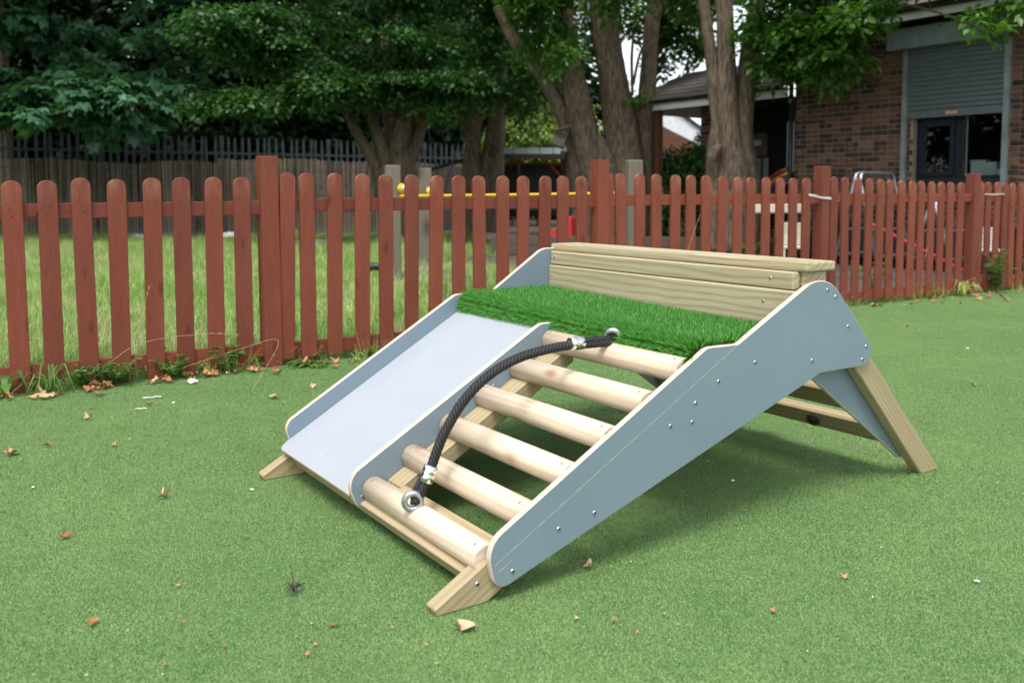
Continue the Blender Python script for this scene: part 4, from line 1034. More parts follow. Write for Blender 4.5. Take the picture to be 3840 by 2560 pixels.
mb = MB(); mb.tube([(-.05,-.02,.03),(0,-.03,.03)],[.06,.055],14); mb.build('disc', M['yellow'], yb2); mb = MB(); mb.tube([(0,-.03,.03),(.05,-.04,.03)],[.04,.034],12); mb.build('cap', M['cream'], yb2)
# sleepers edging the raised bed
bed = empty('raised_bed', (-.35, 15.1, 0)); tag(bed, 'low raised bed edged with dark grooved sleepers under the big trees', 'raised bed')
s0 = 0
for L in (1.9, 1.85, 1.8):
    for z in (.075,.225):
        beam('sleeper', (s0,-.11*s0/1.9,z), (s0+L-.01,-.11*(s0+L)/1.9,z), .12, .147, (0,1,0), M['sleeper'], bed, .006)
    s0 += L
mb = MB(); v = [(0,.05,.235),(5.5,-.28,.235),(6.2,3.2,.235),(-.3,3.2,.235)]; mb.add(v,[(0,1,2,3)]); mb.build('soil', M['ground'], bed)
# log pile pieces and old tyre edge on the earth
for i,(px,py,Y,L,rz,l_) in enumerate([(1600,1050,10.6,.5,.25,'weathered log lying on bare earth beside the timber posts'),(1712,1072,9.9,.28,-.3,'short weathered log end near the climbing frame backrest'),(1180,925,17.5,.8,.05,'grey log lying in the grass below the reed screen')]):
    p = at(px,py,Y); mb = MB(); v_, f_ = tube([(-L/2,0,.06),(0,.01,.065),(L/2,0,.06)], [.07,.075,.068], 12, True, False, lambda i,k: 1+.06*math.sin(k*2.3+i)); mb.add(v_,f_)
    tag(mb.build('log', M['oldpost'], None, Matrix.Translation((p.x,p.y,-.012)) @ Matrix.Rotation(rz,4,'Z'), True), l_, 'log')
# half-buried tyre
p = at(1408,1060,10.3); mb = MB(); n = 24
mb.tube([(.16*math.cos(6.283*k/n), 0, .16*math.sin(6.283*k/n)+.02) for k in range(n)], .045, 10, close=True)
tag(mb.build('old_tyre', M['blackrubber'], None, Matrix.Translation((p.x,p.y,0)), True), 'black half-buried tyre in the grass beside the nearer timber post', 'tyre')
# white bottle-like litter by the post
mb = MB(); mb.tube([(0,0,.03),(.10,0,.03),(.13,0,.03),(.15,0,.03)],[.03,.03,.016,.014],12); p = at(1575,1040,11.0)
tag(mb.build('plastic_bottle', M['white'], None, Matrix.Translation((p.x,p.y,0)) @ Matrix.Rotation(.2,4,'Z'), True), 'small white plastic bottle lying at the foot of the farther post', 'bottle')
# ball
bm = bmesh.new(); bmesh.ops.create_uvsphere(bm, u_segments=20, v_segments=14, radius=.1)
for f_ in bm.faces:
    f_.smooth = True; c = f_.calc_center_median(); f_.material_index = 0 if abs(c.z) > .055 else (1 if abs(c.z) > .03 else (2 if abs(c.z) > .012 else 1))
me = bpy.data.meshes.new('ball'); bm.to_mesh(me); bm.free()
for k in ('blue','white','red'): me.materials.append(M[k])
o = link('ball', me, None, Matrix.Translation((-5.3,21.9,.09)) @ Euler((R(60),R(25),0)).to_matrix().to_4x4()); tag(o, 'blue ball with white and red stripes lying before the reed screen', 'ball')
# white rubbish sacks by the reed screen
for i,(px,py,s_) in enumerate(((870,885,1.0),(520,895,.6))):
    bm = bmesh.new(); bmesh.ops.create_icosphere(bm, subdivisions=3, radius=.2*s_)
    for v_ in bm.verts: v_.co.x *= 1.6; v_.co.z *= .5; v_.co += v_.co.normalized()*.03*math.sin(v_.co.x*40+v_.co.y*31)*math.cos(v_.co.z*37)
    me = bpy.data.meshes.new('sack'); bm.to_mesh(me); bm.free(); me.materials.append(M['paper']); p = at(px,py,20.0)
    tag(link('crumpled_sheet', me, None, Matrix.Translation((p.x,p.y,.06))), ['crumpled pale sheet at the foot of the screen, beside the tall post','small pale crumpled sheet at the screen foot, further left'][i], 'litter')
# dark play shelter with pale roof panels
sh = empty('play_shelter', at(1965,728,21.5)-Vector((0,0,1))); tag(sh, 'black flat-roofed play shelter with red garland beside the twin trunks', 'shelter')
for x in (-1.15,-.12,.95): link('post', box_mesh(.07,.07,1.9,.004,M['black']), sh, Matrix.Translation((x,-.3,.95)))
for x in (-1.15,.95): link('post', box_mesh(.07,.07,1.9,.004,M['black']), sh, Matrix.Translation((x,1.0,.95)))
link('roof', box_mesh(2.5,1.7,.05,.004,M['black']), sh, Matrix.Translation((-.05,.35,1.93)) @ Matrix.Rotation(R(6),4,'X'))
beam('fascia', (-1.35,-.52,1.86), (1.2,-.52,1.86), .03, .13, (0,1,0), M['darkboard'], sh)
for k in range(6): link('roof_panel', box_mesh(.3,.5,.012,0,M['roofpale']), sh, Matrix.Translation((-.75+.32*k,-.15,1.98)) @ Matrix.Rotation(R(26),4,'X'))
link('back_panel', box_mesh(2.2,.03,1.3,0,M['black']), sh, Matrix.Translation((-.1,1.05,1.1)))
link('counter', box_mesh(1.9,.5,.04,.004,M['oldpost']), sh, Matrix.Translation((-.1,-.1,.66)))
link('brace', box_mesh(.55,.05,.05,.004,M['redleaf']), sh, Matrix.Translation((.72,-.33,1.55)) @ Matrix.Rotation(R(48),4,'Y'))
r_ = np.random.default_rng(5); n = 150; Cg = np.stack([r_.uniform(-1.1,.95,n), r_.uniform(-.45,-.35,n), 1.72+r_.normal(0,.05,n)],1)
V, F = leaf_field(Cg, r_.normal(0,1,(n,3)), r_.normal(0,1,(n,3)), .07, 'oval', r_); big('garland', V, 5, F, M['redleaf'], None, sh)
mb = MB(); mb.add([(-1.3,-.5,1.86),(-2.5,-.7,1.5),(-2.5,.5,1.5),(-1.3,.6,1.86),(-1.3,-.5,1.83),(-2.5,-.7,1.47),(-2.5,.5,1.47),(-1.3,.6,1.83)],[(0,1,2,3),(7,6,5,4),(0,4,5,1),(1,5,6,2),(2,6,7,3),(3,7,4,0)]); mb.build('side_awning', M['darkboard'], sh)
# small dark shed
p = at(2150,728,18.5); p.z = 0
sd_ = empty('garden_shed', p); tag(sd_, 'narrow dark shed with pale roof edge behind the big tree', 'shed')
link('wall', box_mesh(.8,.8,1.9,.01,M['darkboard']), sd_, Matrix.Translation((.25,0,.95))); link('roof', box_mesh(1.0,1.0,.06,.004,M['roofpale']), sd_, Matrix.Translation((.25,0,1.96)) @ Matrix.Rotation(R(-12),4,'Y'))
# bird house on the big tree
p = at(2098,520,16.2)
bh = empty('bird_house', p); tag(bh, 'tilted wooden bird house fixed to the leaning stem of the big tree', 'bird house')
rot = Matrix.Rotation(R(18),4,'Y')
link('box', box_mesh(.22,.2,.26,.004,M['oldpost']), bh, rot); link('roof', box_mesh(.30,.28,.025,.003,M['oldpost']), bh, rot @ Matrix.Translation((-.03,0,.17)) @ Matrix.Rotation(R(-32),4,'Y')); link('base', box_mesh(.26,.24,.02,.002,M['darkboard']), bh, rot @ Matrix.Translation((0,0,-.145)))
# blue ropes hanging from the twin trunks
for i,(a_,b2) in enumerate((((1605,480,20.2),(1640,660,20.2)),((1728,505,20.2),(1660,735,20.0)))):
    mb = MB(); P = [at(*a_),(at(*a_)+at(*b2))/2+Vector((0,0,-.03)),at(*b2),at(b2[0]-6,b2[1]+70,b2[2])]; mb.tube(smoothpath(P,5), .014, 6)
    tag(mb.build('hanging_rope', M['rope_blue']), ['dark blue rope hanging left between the trunk groups','blue rope slanting down from the twin trunks'][i], 'rope')
# red plastic ride-on slide behind the sleepers
p = at(2110,728,15.6); p.z = .235
prof = [(-.36,.0),(-.30,.05),(-.16,.12),(-.02,.24),(.06,.36),(.14,.40),(.20,.36),(.22,.0)]
o = slab('toy_rocker', fillet(prof,[0,.05,.05,.05,.08,.05,.05,0],4), -.2, .2, [M['red'],M['red']], None, .02, Matrix.Translation(p) @ Matrix.Rotation(R(-15),4,'Z')); tag(o, 'red moulded plastic toy ramp behind the fence beside the second post', 'toy')

# ================================================================== brick building
BO = Vector((4.39, 14.2, 0)); BA = math.atan2(-.8048, .5935)
bd = empty('brick_building', BO, BA); tag(bd, 'single-storey brown brick building with roller shutter over its dark-framed window', 'building')
WX = 5.0; WH = 3.32
wx0, wx1, wz0, wz1 = 1.953, 3.151, 1.19, 2.30
mb = MB()
for (x0,x1,z0,z1) in ((0.,wx0,0,WH),(wx1,WX,0,WH),(wx0,wx1,0,wz0),(wx0,wx1,wz1,WH)): mb.box((x0,.006,z0),(x1,.30,z1))
wall = mb.build('wall', M['mortar'], bd)
bme = {}
def brick_me(w):
    if w not in bme: bme[w] = box_mesh(w,.10,.065,.003,M['brick'],1)
    return bme[w]
cand = []
c_ = 0; z = .04
while z < WH-.03:
    x = -.1125 if c_ % 2 else 0.
    while x < 3.75:
        hw = random.random()
        parts_ = [(x,.215)]
        if (c_ % 2) and hw < .75 or hw < .2: parts_ = [(x,.1025),(x+.1125,.1025)]
        for (xx,ww) in parts_:
            a0, a1 = max(xx,0.004), min(xx+ww, 9)
            if a1-a0 > .05:
                zc = z+.0325
                inwin = (a1 > wx0+.004 and a0 < wx1-.004 and zc+.03 > wz0 and zc-.03 < wz1+.6)
                if inwin:
                    if a0 < wx0-.06: a1 = wx0-.004
                    elif a1 > wx1+.06: a0 = wx1+.004
                    else: a0 = None
                if a0 is not None: cand.append((a0, a1, zc))
        x += .225
    z += .075; c_ += 1
def score(q_):
    a0,a1,zc = q_; hid = 0 if (zc > .98 and zc < 3.05) else 1.4
    if a1 > 3.47: hid += 2
    if 1.85 < (a0+a1)/2 < 3.2 and zc > 2.05: hid += 3
    if (zc > 2.5 and a0 < 1.4): hid += .6
    return hid-.05*(a1-a0)
cand.sort(key=score)
for (a0,a1,zc) in cand[:298]:
    link('brick', brick_me(round(a1-a0,3)), wall, Matrix.Translation(((a0+a1)/2, .05+random.gauss(0,.0015), zc)) @ Matrix.Rotation(R(random.gauss(0,.25)),4,'Y'))
rest = cand[298:]; V = np.zeros((len(rest),8,3)); 
for i,(a0,a1,zc) in enumerate(rest):
    V[i] = [(a0,0,zc-.0325),(a1,0,zc-.0325),(a1,.1,zc-.0325),(a0,.1,zc-.0325),(a0,0,zc+.0325),(a1,0,zc+.0325),(a1,.1,zc+.0325),(a0,.1,zc+.0325)]
tag(big('brick_rest', V, 8, [(0,3,2,1),(4,5,6,7),(0,1,5,4),(1,2,6,5),(2,3,7,6),(3,0,4,7)], M['brick'], rng.uniform(0,1,len(rest)), wall), kind='stuff')
# window: frame, panes, room
win = mk('window_frame', [(0,0,0)], [], M['anthracite'], bd)
bpy.data.objects.remove(win)
mb = MB(); fy0, fy1 = .10, .17
for (x0,x1,z0,z1) in ((wx0,wx0+.055,wz0,wz1),(wx1-.055,wx1,wz0,wz1),(2.49,2.60,wz0+.06,wz1-.05),(wx0+.055,wx1-.055,wz0,wz0+.06),(wx0+.055,wx1-.055,wz1-.05,wz1)): mb.box((x0,fy0,z0),(x1,fy1,z1))
for (x0,x1) in ((wx0+.056,2.489),):     # opening sash stands proud
    for (a,b,c,d) in ((x0,x0+.06,wz0+.061,wz1-.051),(x1-.06,x1,wz0+.061,wz1-.051),(x0+.06,x1-.06,wz0+.061,wz0+.121),(x0+.06,x1-.06,1.92,wz1-.051)): mb.box((a,fy0-.02,c),(b,fy1-.02,d))
win = mb.build('window_frame', M['anthracite'], bd)
mb = MB(); mb.box((wx0-.04,.0-.03,wz0-.035),(wx1+.04,.12,wz0-.003)); mb.build('sill', M['anthracite'], win)
for (x0,x1,z0,z1) in ((2.07,2.43,wz0+.121,1.92),(2.60,wx1-.055,wz0+.06,wz1-.05)):
    mb = MB(); mb.box((x0,.125,z0),(x1,.131,z1)); mb.build('pane', M['glass'], win)
mb = MB()
mb.add([(1.2,.31,.2),(3.9,.31,.2),(3.9,3.2,.2),(1.2,3.2,.2),(1.2,.31,2.6),(3.9,.31,2.6),(3.9,3.2,2.6),(1.2,3.2,2.6)],[(0,1,2,3),(7,6,5,4),(1,5,6,2),(2,6,7,3),(3,7,4,0)])
mb.build('room', M['room'], bd)
mb = MB(); mb.box((wx0,.18,wz0-.02),(wx1,.45,wz0+.02)); mb.build('inner_sill', M['white'], bd)
for (x0,x1) in ((2.012,2.03),(2.602,2.62)):
    mb = MB(); mb.box((x0,.171,wz0+.06),(x1,.19,2.1)); mb.build('window_trim', M['white'], win)
# roller shutter
shu = empty('tmp'); bpy.data.objects.remove(shu)
mb = MB(); mb.box((1.635,-.20,2.98),(3.20,-.002,3.255)); box_ = mb.build('shutter_box', M['shutbox'], bd)
sz = 2.135; n = 10
for k in range(13):
    V_ = []; 
    prof = [(-.022+.012*math.cos(a_)-.0, sz+.036+.036*math.sin(a_)) for a_ in np.linspace(math.pi*1.5, math.pi*.5, 7)]
    prof = [(-.024-.020*math.cos(a_), sz+.035+.035*math.sin(a_)) for a_ in np.linspace(-math.pi/2, math.pi/2, 7)]
    v_ = [(1.868,y_,z_) for y_,z_ in prof]+[(3.170,y_,z_) for y_,z_ in prof]; f_ = [(i,i+7,i+8,i+1) for i in range(6)]
    mk('shutter_slat', v_, f_, M['shutter'], box_, None, True); sz += .0655
mb = MB(); mb.box((1.868,-.038,2.035),(3.170,-.018,2.134)); bar = mb.build('bottom_bar', M['shutter'], box_)
mb = MB(); mb.box((2.42,-.041,2.065),(2.58,-.0385,2.105)); mb.build('bar_label', plain('orange_label', (.55,.30,.14), .6), bar)
for (x0,x1) in ((1.800,1.867),(3.171,3.240)):
    mb = MB(); mb.box((x0,-.055,.95),(x1,-.001,2.979)); mb.build('guide_rail', M['shutbox'], box_)
# things on the window sill
def on_sill(name, label, mb, mat, cat):
    o = mb.build(name, mat, None, Matrix.Translation(BO) @ Matrix.Rotation(BA,4,'Z'), False); return tag(o, label, cat)
mb = MB(); mb.tube([(2.20,.32,1.211),(2.20,.32,1.25),(2.20,.32,1.31),(2.20,.32,1.33)],[.035,.045,.022,.026],12); vs = on_sill('flower_vase', 'small white vase of pale flowers inside the window, left pane', mb, M['white'], 'vase')
r_ = np.random.default_rng(9); n = 60; Cg = np.stack([2.20+r_.normal(0,.055,n), .32+r_.normal(0,.04,n), 1.41+r_.normal(0,.045,n)],1)
V, F = leaf_field(Cg, r_.normal(0,1,(n,3)), r_.normal(0,1,(n,3))+np.array([0,-1,.5]), .042, 'oval', r_); fl = big('flower_heads', V, 5, F, plain('pale_petal', (.55,.45,.5), .7), None); fl.matrix_basis = Matrix.Translation(BO) @ Matrix.Rotation(BA,4,'Z'); setp(fl, vs)
for i,(x0,x1,h,l_) in enumerate(((2.64,2.84,.24,'tall white box inside the window, right pane'),(2.845,2.98,.21,'white box next to the tall one inside the window'),(2.985,3.07,.12,'low pale tray at the right of the window sill'))):
    mb = MB(); mb.box((x0,.24,1.211),(x1,.36,1.211+h)); on_sill('white_box', l_, mb, M['white'], 'box')
mb = MB(); mb.box((2.30,.26,1.211),(2.44,.36,1.27)); mb.box((2.31,.27,1.271),(2.43,.35,1.30),0); on_sill('red_tub', 'small red-lidded tub inside the left window pane', mb, M['red'], 'tub')
# eaves, gutter, roof
mb = MB(); mb.box((-.2,-.42,WH+.001),(WX,.3,WH+.03)); eav = mb.build('soffit', M['black'], bd)
mb = MB(); mb.box((-.22,-.45,WH-.01),(WX,-.421,WH+.15)); mb.build('fascia', M['white'], eav)
mb = MB()
gp = [(-.45-.055+.055*math.cos(a_), WH+.13+.055*math.sin(a_)) for a_ in np.linspace(math.pi, 2*math.pi, 9)]
v_ = [(-.25,y_,z_) for y_,z_ in gp]+[(WX,y_,z_) for y_,z_ in gp]; mb.add(v_,[(i,i+9,i+10,i+1) for i in range(8)]); mb.build('gutter', M['black'], eav, None, True)
def tiles(parent, x0, x1, y0, z0, slope, rows, cols_w, mat, name='roof_tile', limit=300):
    d = Vector((0,math.cos(slope),math.sin(slope))); me = box_mesh(cols_w*.985,.34,.022,.004,mat,1); k = 0
    for r2 in range(rows):
        x = x0-(cols_w/2 if r2 % 2 else 0)
        while x < x1:
            if k < limit:
                c = Vector((x+cols_w/2,y0,z0))+d*(r2*.27+.13)+Vector((0,0,.014*random.uniform(.6,1.2)))
                link(name, me, parent, Matrix.Translation(c) @ Matrix.Rotation(slope-R(3.2),4,'X') @ Matrix.Rotation(R(random.gauss(0,.4)),4,'Z')); k += 1
            x += cols_w
mb = MB(); mb.add([(-.25,-.46,WH+.15),(WX,-.46,WH+.15),(WX,3.5,WH+2.3),(-.25,3.5,WH+2.3)],[(0,1,2,3)]); rf = mb.build('roof', M['rooftile'], bd)
tiles(rf, -.25, 4.4, -.50, WH+.155, R(28), 4, .30, M['rooftile'])
# downpipe and security camera
mb = MB(); mb.tube(smoothpath([(-.02,-.40,WH+.08),(-.02,-.30,WH-.12),(-.03,-.06,WH-.35),(-.03,-.055,WH-.6)],5), .036, 10); mb.tube([(-.03,-.055,WH-.6),(-.03,-.055,.05)], .036, 10); mb.build('downpipe', M['black'], bd, None, True)
scm = empty('security_camera', BO+Vector((.5935*.27+.8048*-.12,-.8048*.27-.5935*.12,2.74)), BA); tag(scm, 'small white dome security camera on the brick wall under the leaves', 'camera')
mb = MB(); mb.tube([(0,.115,.02),(0,.06,.02)],[.05,.05],14); mb.build('bracket', M['white'], scm)
bm = bmesh.new(); bmesh.ops.create_uvsphere(bm,u_segments=16,v_segments=10,radius=.075)
for f_ in bm.faces: f_.smooth = True
me = bpy.data.meshes.new('dome'); bm.to_mesh(me); bm.free(); me.materials.append(M['white']); dm = link('dome', me, scm); mb = MB(); mb.tube([(-.01,-.06,-.02),(-.015,-.085,-.025)],[.035,.028],12); mb.build('lens', M['black'], dm)
# lower canopy wing to the left
cn = empty('canopy_wing', BO, BA); tag(cn, 'low tiled canopy with white fascia joined to the left of the brick building', 'canopy')
mb = MB(); mb.box((-3.6,-.12,2.50),(-.06,-.09,2.635)); mb.build('fascia', M['white'], cn)
mb = MB(); mb.box((-3.6,-.089,2.50),(-.06,1.9,2.52)); mb.build('soffit', M['black'], cn)
mb = MB(); mb.add([(-3.62,-.16,2.66),(-.06,-.16,2.66),(-.06,1.6,3.36),(-3.62,1.6,3.36)],[(0,1,2,3)]); rf = mb.build('roof', M['rooftile'], cn)
tiles(rf, -3.6, -.35, -.20, 2.665, R(21.7), 7, .25, M['rooftile'])
mb = MB()
gp = [(-.17+.05*math.cos(a_), 2.66+.05*math.sin(a_)) for a_ in np.linspace(math.pi, 2*math.pi, 9)]
v_ = [(-3.62,y_,z_) for y_,z_ in gp]+[(-.06,y_,z_) for y_,z_ in gp]; mb.add(v_,[(i,i+9,i+10,i+1) for i in range(8)]); mb.build('gutter', M['black'], cn, None, True)
beam('post', (-2.93,.0,.0),(-2.93,.0,2.499),.12,.12,(0,1,0),M['brownpost'],cn)
# brick pier and back wall under the canopy
mb = MB(); mb.box((-2.27,.40,0),(-1.87,.70,2.499)); pier = mb.build('pier', M['mortar'], cn)
for c_ in range(33):
    for xx in ((-2.02,-1.80) if c_ % 2 else (-2.02,-1.91,-1.695)):
        w_ = {0:(.215,.175),1:(.105,.21,.075)}[0 if c_ % 2 else 1][[-2.02,-1.80].index(xx) if c_ % 2 else [-2.02,-1.91,-1.695].index(xx)]
        link('brick', brick_me(w_), pier, Matrix.Translation((xx-.25+w_/2,.44,.05+c_*.075)))
mb = MB(); mb.box((0,.301,0),(.2,6,WH)); mb.build('side_wall', M['mortar'], bd)
mb = MB(); mb.box((-3.35,1.75,0),(-.001,1.89,2.499)); bw = mb.build('back_wall', M['black'], cn)  # flat black stands in for the shaded interior behind the canopy
mb = MB(); mb.box((-2.53,1.70,1.70),(-1.85,1.745,2.12)); pd = mb.build('noticeboard', M['oldpost'], bw); mb = MB(); mb.box((-2.50,1.66,1.89),(-1.95,1.695,1.99)); mb.build('blind', M['white'], bw)
for k in range(4):
    mb = MB(); mb.box((-2.4+.17*k,1.66,.2),(-2.29+.17*k,1.695,1.66)); mb.build('door_pane', M['roofpale'], bw)
mb = MB(); mb.box((-.36,.3,1.35),(-.12,.34,2.15)); mb.build('banner', M['roofpale'], cn)
# rainbow arches leaning under the canopy, its shade put into their muted colours
for i,(r0,mat,l_) in enumerate(((.95,'red','red'),(.88,'yellow','yellow'),(.81,'purple','purple'),(.74,'blue','blue'))):
    mb = MB(); c = Vector((.35,.12,.47)); mb.tube([c+Vector((-r0*math.sin(a_), .0, r0*math.cos(a_))) for a_ in np.linspace(R(15),R(95),14)], .03, 8)
    tag(mb.build('rainbow_arch', plain('shaded_arch_'+l_, {'red':(.22,.03,.03),'yellow':(.30,.20,.02),'purple':(.06,.02,.08),'blue':(.015,.04,.11)}[l_], .5), None, Matrix.Translation(BO+Vector((-.30,-.10,0))) @ Matrix.Rotation(BA,4,'Z'), True), l_+' curved arch of the rainbow leaning by the downpipe', 'arch')
# white-walled neighbour seen under the canopy
nb = empty('neighbour_house', at(2540,728,42)-Vector((0,0,1))); tag(nb, 'white gabled house wall seen far off under the canopy roof', 'house')
slab('wall', [(-1.6,0),(1.2,0),(1.2,3.85),(-.2,4.85),(-1.6,5.2)], 0, 5, [M['white'],M['white']], nb, .01)
beam('barge_board', (-.25,-.06,4.95),(1.45,-.06,3.72),.1,.14,(0,1,0),M['black'],nb)
slab('lean_to', [(-1.6,0),(.6,0),(.6,3.15),(-1.6,4.25)], -2, -.2, [M['brownpost'],M['black']], nb, .05)

# ================================================================== play things in the yard behind the right-hand fence
def trestle(label, base, rz, h=1.27, w=.9, sprd=.32, n=3):
    t = empty('climbing_trestle', base, rz); tag(t, label, 'trestle', 'steel climbing trestles')
    for s_ in (-1,1):
        P = [(0-w/2, s_*sprd, 0),(0-w/2, s_*sprd*.12, h-.10),(0-w/2+.03,s_*.035,h-.02),(0-w/2+.10,s_*.03,h),(w/2-.10,s_*.03,h),(w/2-.03,s_*.035,h-.02),(w/2,s_*sprd*.12,h-.10),(w/2,s_*sprd,0)]
        mb = MB(); mb.tube(P,.02,8); f_ = mb.build('leg_frame', M['galv'], t, None, True)
        for k in range(n):
            z = .22+.33*k; y = s_*sprd*(1-.88*z/(h-.1)); mb = MB(); mb.tube([(-w/2,y,z),(w/2,y,z)],.016,8); mb.build('rung', M['galv'], f_)
    return t
trestle('steel A-frame climbing trestle standing before the brick wall, left one', at(3280,728,11.8)-Vector((0,0,1)), R(41))
trestle('lower steel trestle further right, half hidden behind the fourth post', at(3560,728,11.3)-Vector((0,0,1)), R(41), .95, .9, .3, 2)
ld = empty('red_ladder', at(3290,728,10.9)-Vector((0,0,1))); tag(ld, 'red plastic ladder leaning down to the right between the steel trestles', 'ladder')
p0, p1 = Vector((-.05,0,.62)), Vector((.92,-.45,.06))
for s_ in (-1,1): mb = MB(); mb.tube([p0+Vector((.06*s_,.18*s_,.02)), p1+Vector((.06*s_,.18*s_,.02))], .018, 8); mb.build('rail', M['red'], ld)
for k in range(7): c = p0.lerp(p1,(k+.5)/7); mb = MB(); mb.tube([c+Vector((-.06,-.18,0)),c+Vector((.06,.18,0))],.016,8); mb.build('rung', M['red'], ld)
def crate(label, base, rz, h, mat):
    t = empty('slatted_chair', base, rz); tag(t, label, 'chair')
    for k in range(int(h/.035)): link('slat', box_mesh(.26,.02,.026,.002,mat), t, Matrix.Translation((0,0,.38+k*.035)))
    for x in (-.14,.14): link('leg', box_mesh(.03,.03,.40+h,.003,mat), t, Matrix.Translation((x,0,(.40+h)/2)))
    link('seat', box_mesh(.30,.28,.03,.004,mat), t, Matrix.Translation((0,-.14,.34)))
    for x in (-.13,.13): link('leg', box_mesh(.03,.03,.33,.003,mat), t, Matrix.Translation((x,-.26,.165)))
crate('cream slatted plastic chair seen through the pales left of the third post', at(2975,728,11.5)-Vector((0,0,1)), R(-10), .30, M['cream'])
crate('white slatted plastic chair seen through the pales right of the fourth post', at(3690,728,10.9)-Vector((0,0,1)), R(-10), .26, M['white'])
tr = empty('storage_trough', BO+Vector((.5935*1.9-.8048*.3,-.8048*1.9-.5935*.3,0)), BA); tag(tr, 'long low black storage trough standing against the brick wall', 'trough')
mb = MB(); mb.box((-1.6,-.2,.12),(1.6,.2,.55)); mb.build('body', M['black'], tr); mb = MB(); mb.box((-1.64,-.23,.551),(1.64,.23,.58)); mb.build('lid', M['black'], tr)
for x in (-1.5,1.5): link('foot', box_mesh(.1,.3,.12,.003,M['black']), tr, Matrix.Translation((x,0,.06)))
tb = empty('sand_tray', at(2905,728,13.0)-Vector((0,0,1))); tag(tb, 'cream plastic tray on legs beside the house tree, behind the fence', 'tray')
link('tray', box_mesh(.7,.4,.14,.02,M['cream']), tb, Matrix.Translation((0,0,.80)))
for x in (-.3,.3): link('leg', box_mesh(.05,.05,.74,.004,M['galv']), tb, Matrix.Translation((x,0,.37)))

# ================================================================== litter on the turf
def dry_mesh(seed, L=.05, cu=None):
    r = random.Random(seed); n = 14; v = [(0,0,.004)]; f = []
    lobes = r.choice((3,5,5)); ph = r.uniform(0,6.28); curl = cu or r.uniform(.25,.75); ax = r.uniform(0,6.28)
    for ring in (.55, 1.0):
        for k in range(n):
            a = 6.283*k/n; rad = L*.5*ring*(1+(.34*math.cos(lobes*a+ph) if ring == 1 else .08*math.cos(lobes*a+ph)))*r.uniform(.85,1.12)
            x, y = rad*math.cos(a)*1.25, rad*math.sin(a)*.85; u = x*math.cos(ax)+y*math.sin(ax)
            v.append((x, y, .004+curl*(u*u)/(L*.5)*.9+r.uniform(0,.30)*L*ring))
    for k in range(n):
        k2 = (k+1) % n; f.append((0,1+k,1+k2)); f.append((1+k,1+n+k,1+n+k2,1+k2))
    b0 = len(v); v += [(L*.55,0,.006),(L*.55,.0012,.006),(L*1.05,.012,.012)]; f.append((b0,b0+1,b0+2))
    me = bpy.data.meshes.new('leaf'); me.from_pydata(v,[],f); me.materials.append(M['dry']); me.polygons.foreach_set('use_smooth',[True]*len(f)); me.update(); return me
DM = [dry_mesh(k, .05) for k in range(10)]
FLAT = dry_mesh(99, .042, .12); FLAT.materials[0] = M['paledry']
def leaf(px, py, size, label, group=None, name='fallen_leaf'):
    p = g(px,py)
    if label.startswith('pale crumpled'): return tag(link(name, FLAT, None, Matrix.Translation((p.x,p.y,.006))), label, 'leaf')
    mw = Matrix.Translation((p.x,p.y,.008)) @ Euler((random.uniform(-.25,.25),random.uniform(-.25,.25),random.uniform(0,6.28))).to_matrix().to_4x4() @ Matrix.Scale(size,4)
    return tag(link(name, random.choice(DM), None, mw), label, 'leaf', group)
D2 = 1/.6125
for x,y,s_,l_ in ((1068,1450,1.0,'pale crumpled leaf lying in front of the near front foot'),(378,1147,.7,'orange-brown curled leaf on open turf left of the slide'),(150,1238,.55,'small brown leaf alone on the turf, lower left'),(214,1437,.5,'small pale brown leaf near the lower left corner'),
    (1352,1310,.55,'thin orange leaf scrap on the turf below the side panel'),(2235,888,.55,'small leaf lying right of the rear leg'),(222,910,1.1,'pale leaf standing out in front of the leaf litter, left'),(342,934,.6,'small orange leaf between white paper scraps'),
    (630,917,1.0,'curled brown leaf on turf left of the slide top'),(720,892,.8,'tan leaf below the dandelion rosette'),(25,1048,1.1,'long pale leaf at the left edge of the turf'),(110,1027,.6,'upright curled brown leaf, left turf'),(262,1027,.55,'small tan leaf right of the upright curled one'),
    (200,965,.7,'split dry leaf standing up on the left turf'),(440,880,.9,'leaf beside the white crumpled paper'),(1247,930,.7,'small orange leaf seen between the rungs'),(2085,752,.8,'pale leaf on the turf right of the side panel'),(1775,1412,.35,'tiny leaf fragment on the lower right turf'),(1940,1332,.35,'tiny dark leaf fragment right of the side panel'),(2230,880,.4,'small pale scrap leaf on the right turf')):
    leaf(x*D2, y*D2, s_*.92, l_)
rr = random.Random(12)
ordn = ['first','second','third','fourth','fifth','sixth','seventh','eighth','ninth','tenth','eleventh','twelfth']
def litter(slots, count, s0, s1, spread, place, group):
    byslot = {}
    for k in range(count):
        s = rr.uniform(s0,s1); off = .13+abs(rr.gauss(0,spread)); j = min(range(len(slots)), key=lambda i: abs(slots[i]-s)); byslot.setdefault(j, []).append((off, s))
    for j, L in byslot.items():
        for i,(off,s) in enumerate(sorted(L)):
            p = fp(s,-off); mw = Matrix.Translation((p.x,p.y,.010)) @ Euler((rr.uniform(-.35,.35),rr.uniform(-.35,.35),rr.uniform(0,6.28))).to_matrix().to_4x4() @ Matrix.Scale(rr.uniform(.5,1.15),4)
            tag(link('fallen_leaf', rr.choice(DM), None, mw), 'dry leaf before the %s picket %s, %s out from the fence' % (ordn[j], place, ordn[min(i,11)]), 'leaf', group)
litter([-.147-.163*k for k in range(11)], 62, -1.85, -.05, .09, 'left of the tall post', 'leaf litter left of the tall post')
litter([.094+.163*k for k in range(7)], 16, .1, 1.1, .12, 'right of the tall post', 'leaf litter right of the tall post')
litter([7.0-.163*k for k in range(12)], 30, 5.0, 7.1, .22, 'left of the fourth post', 'leaf litter left of the fourth post')
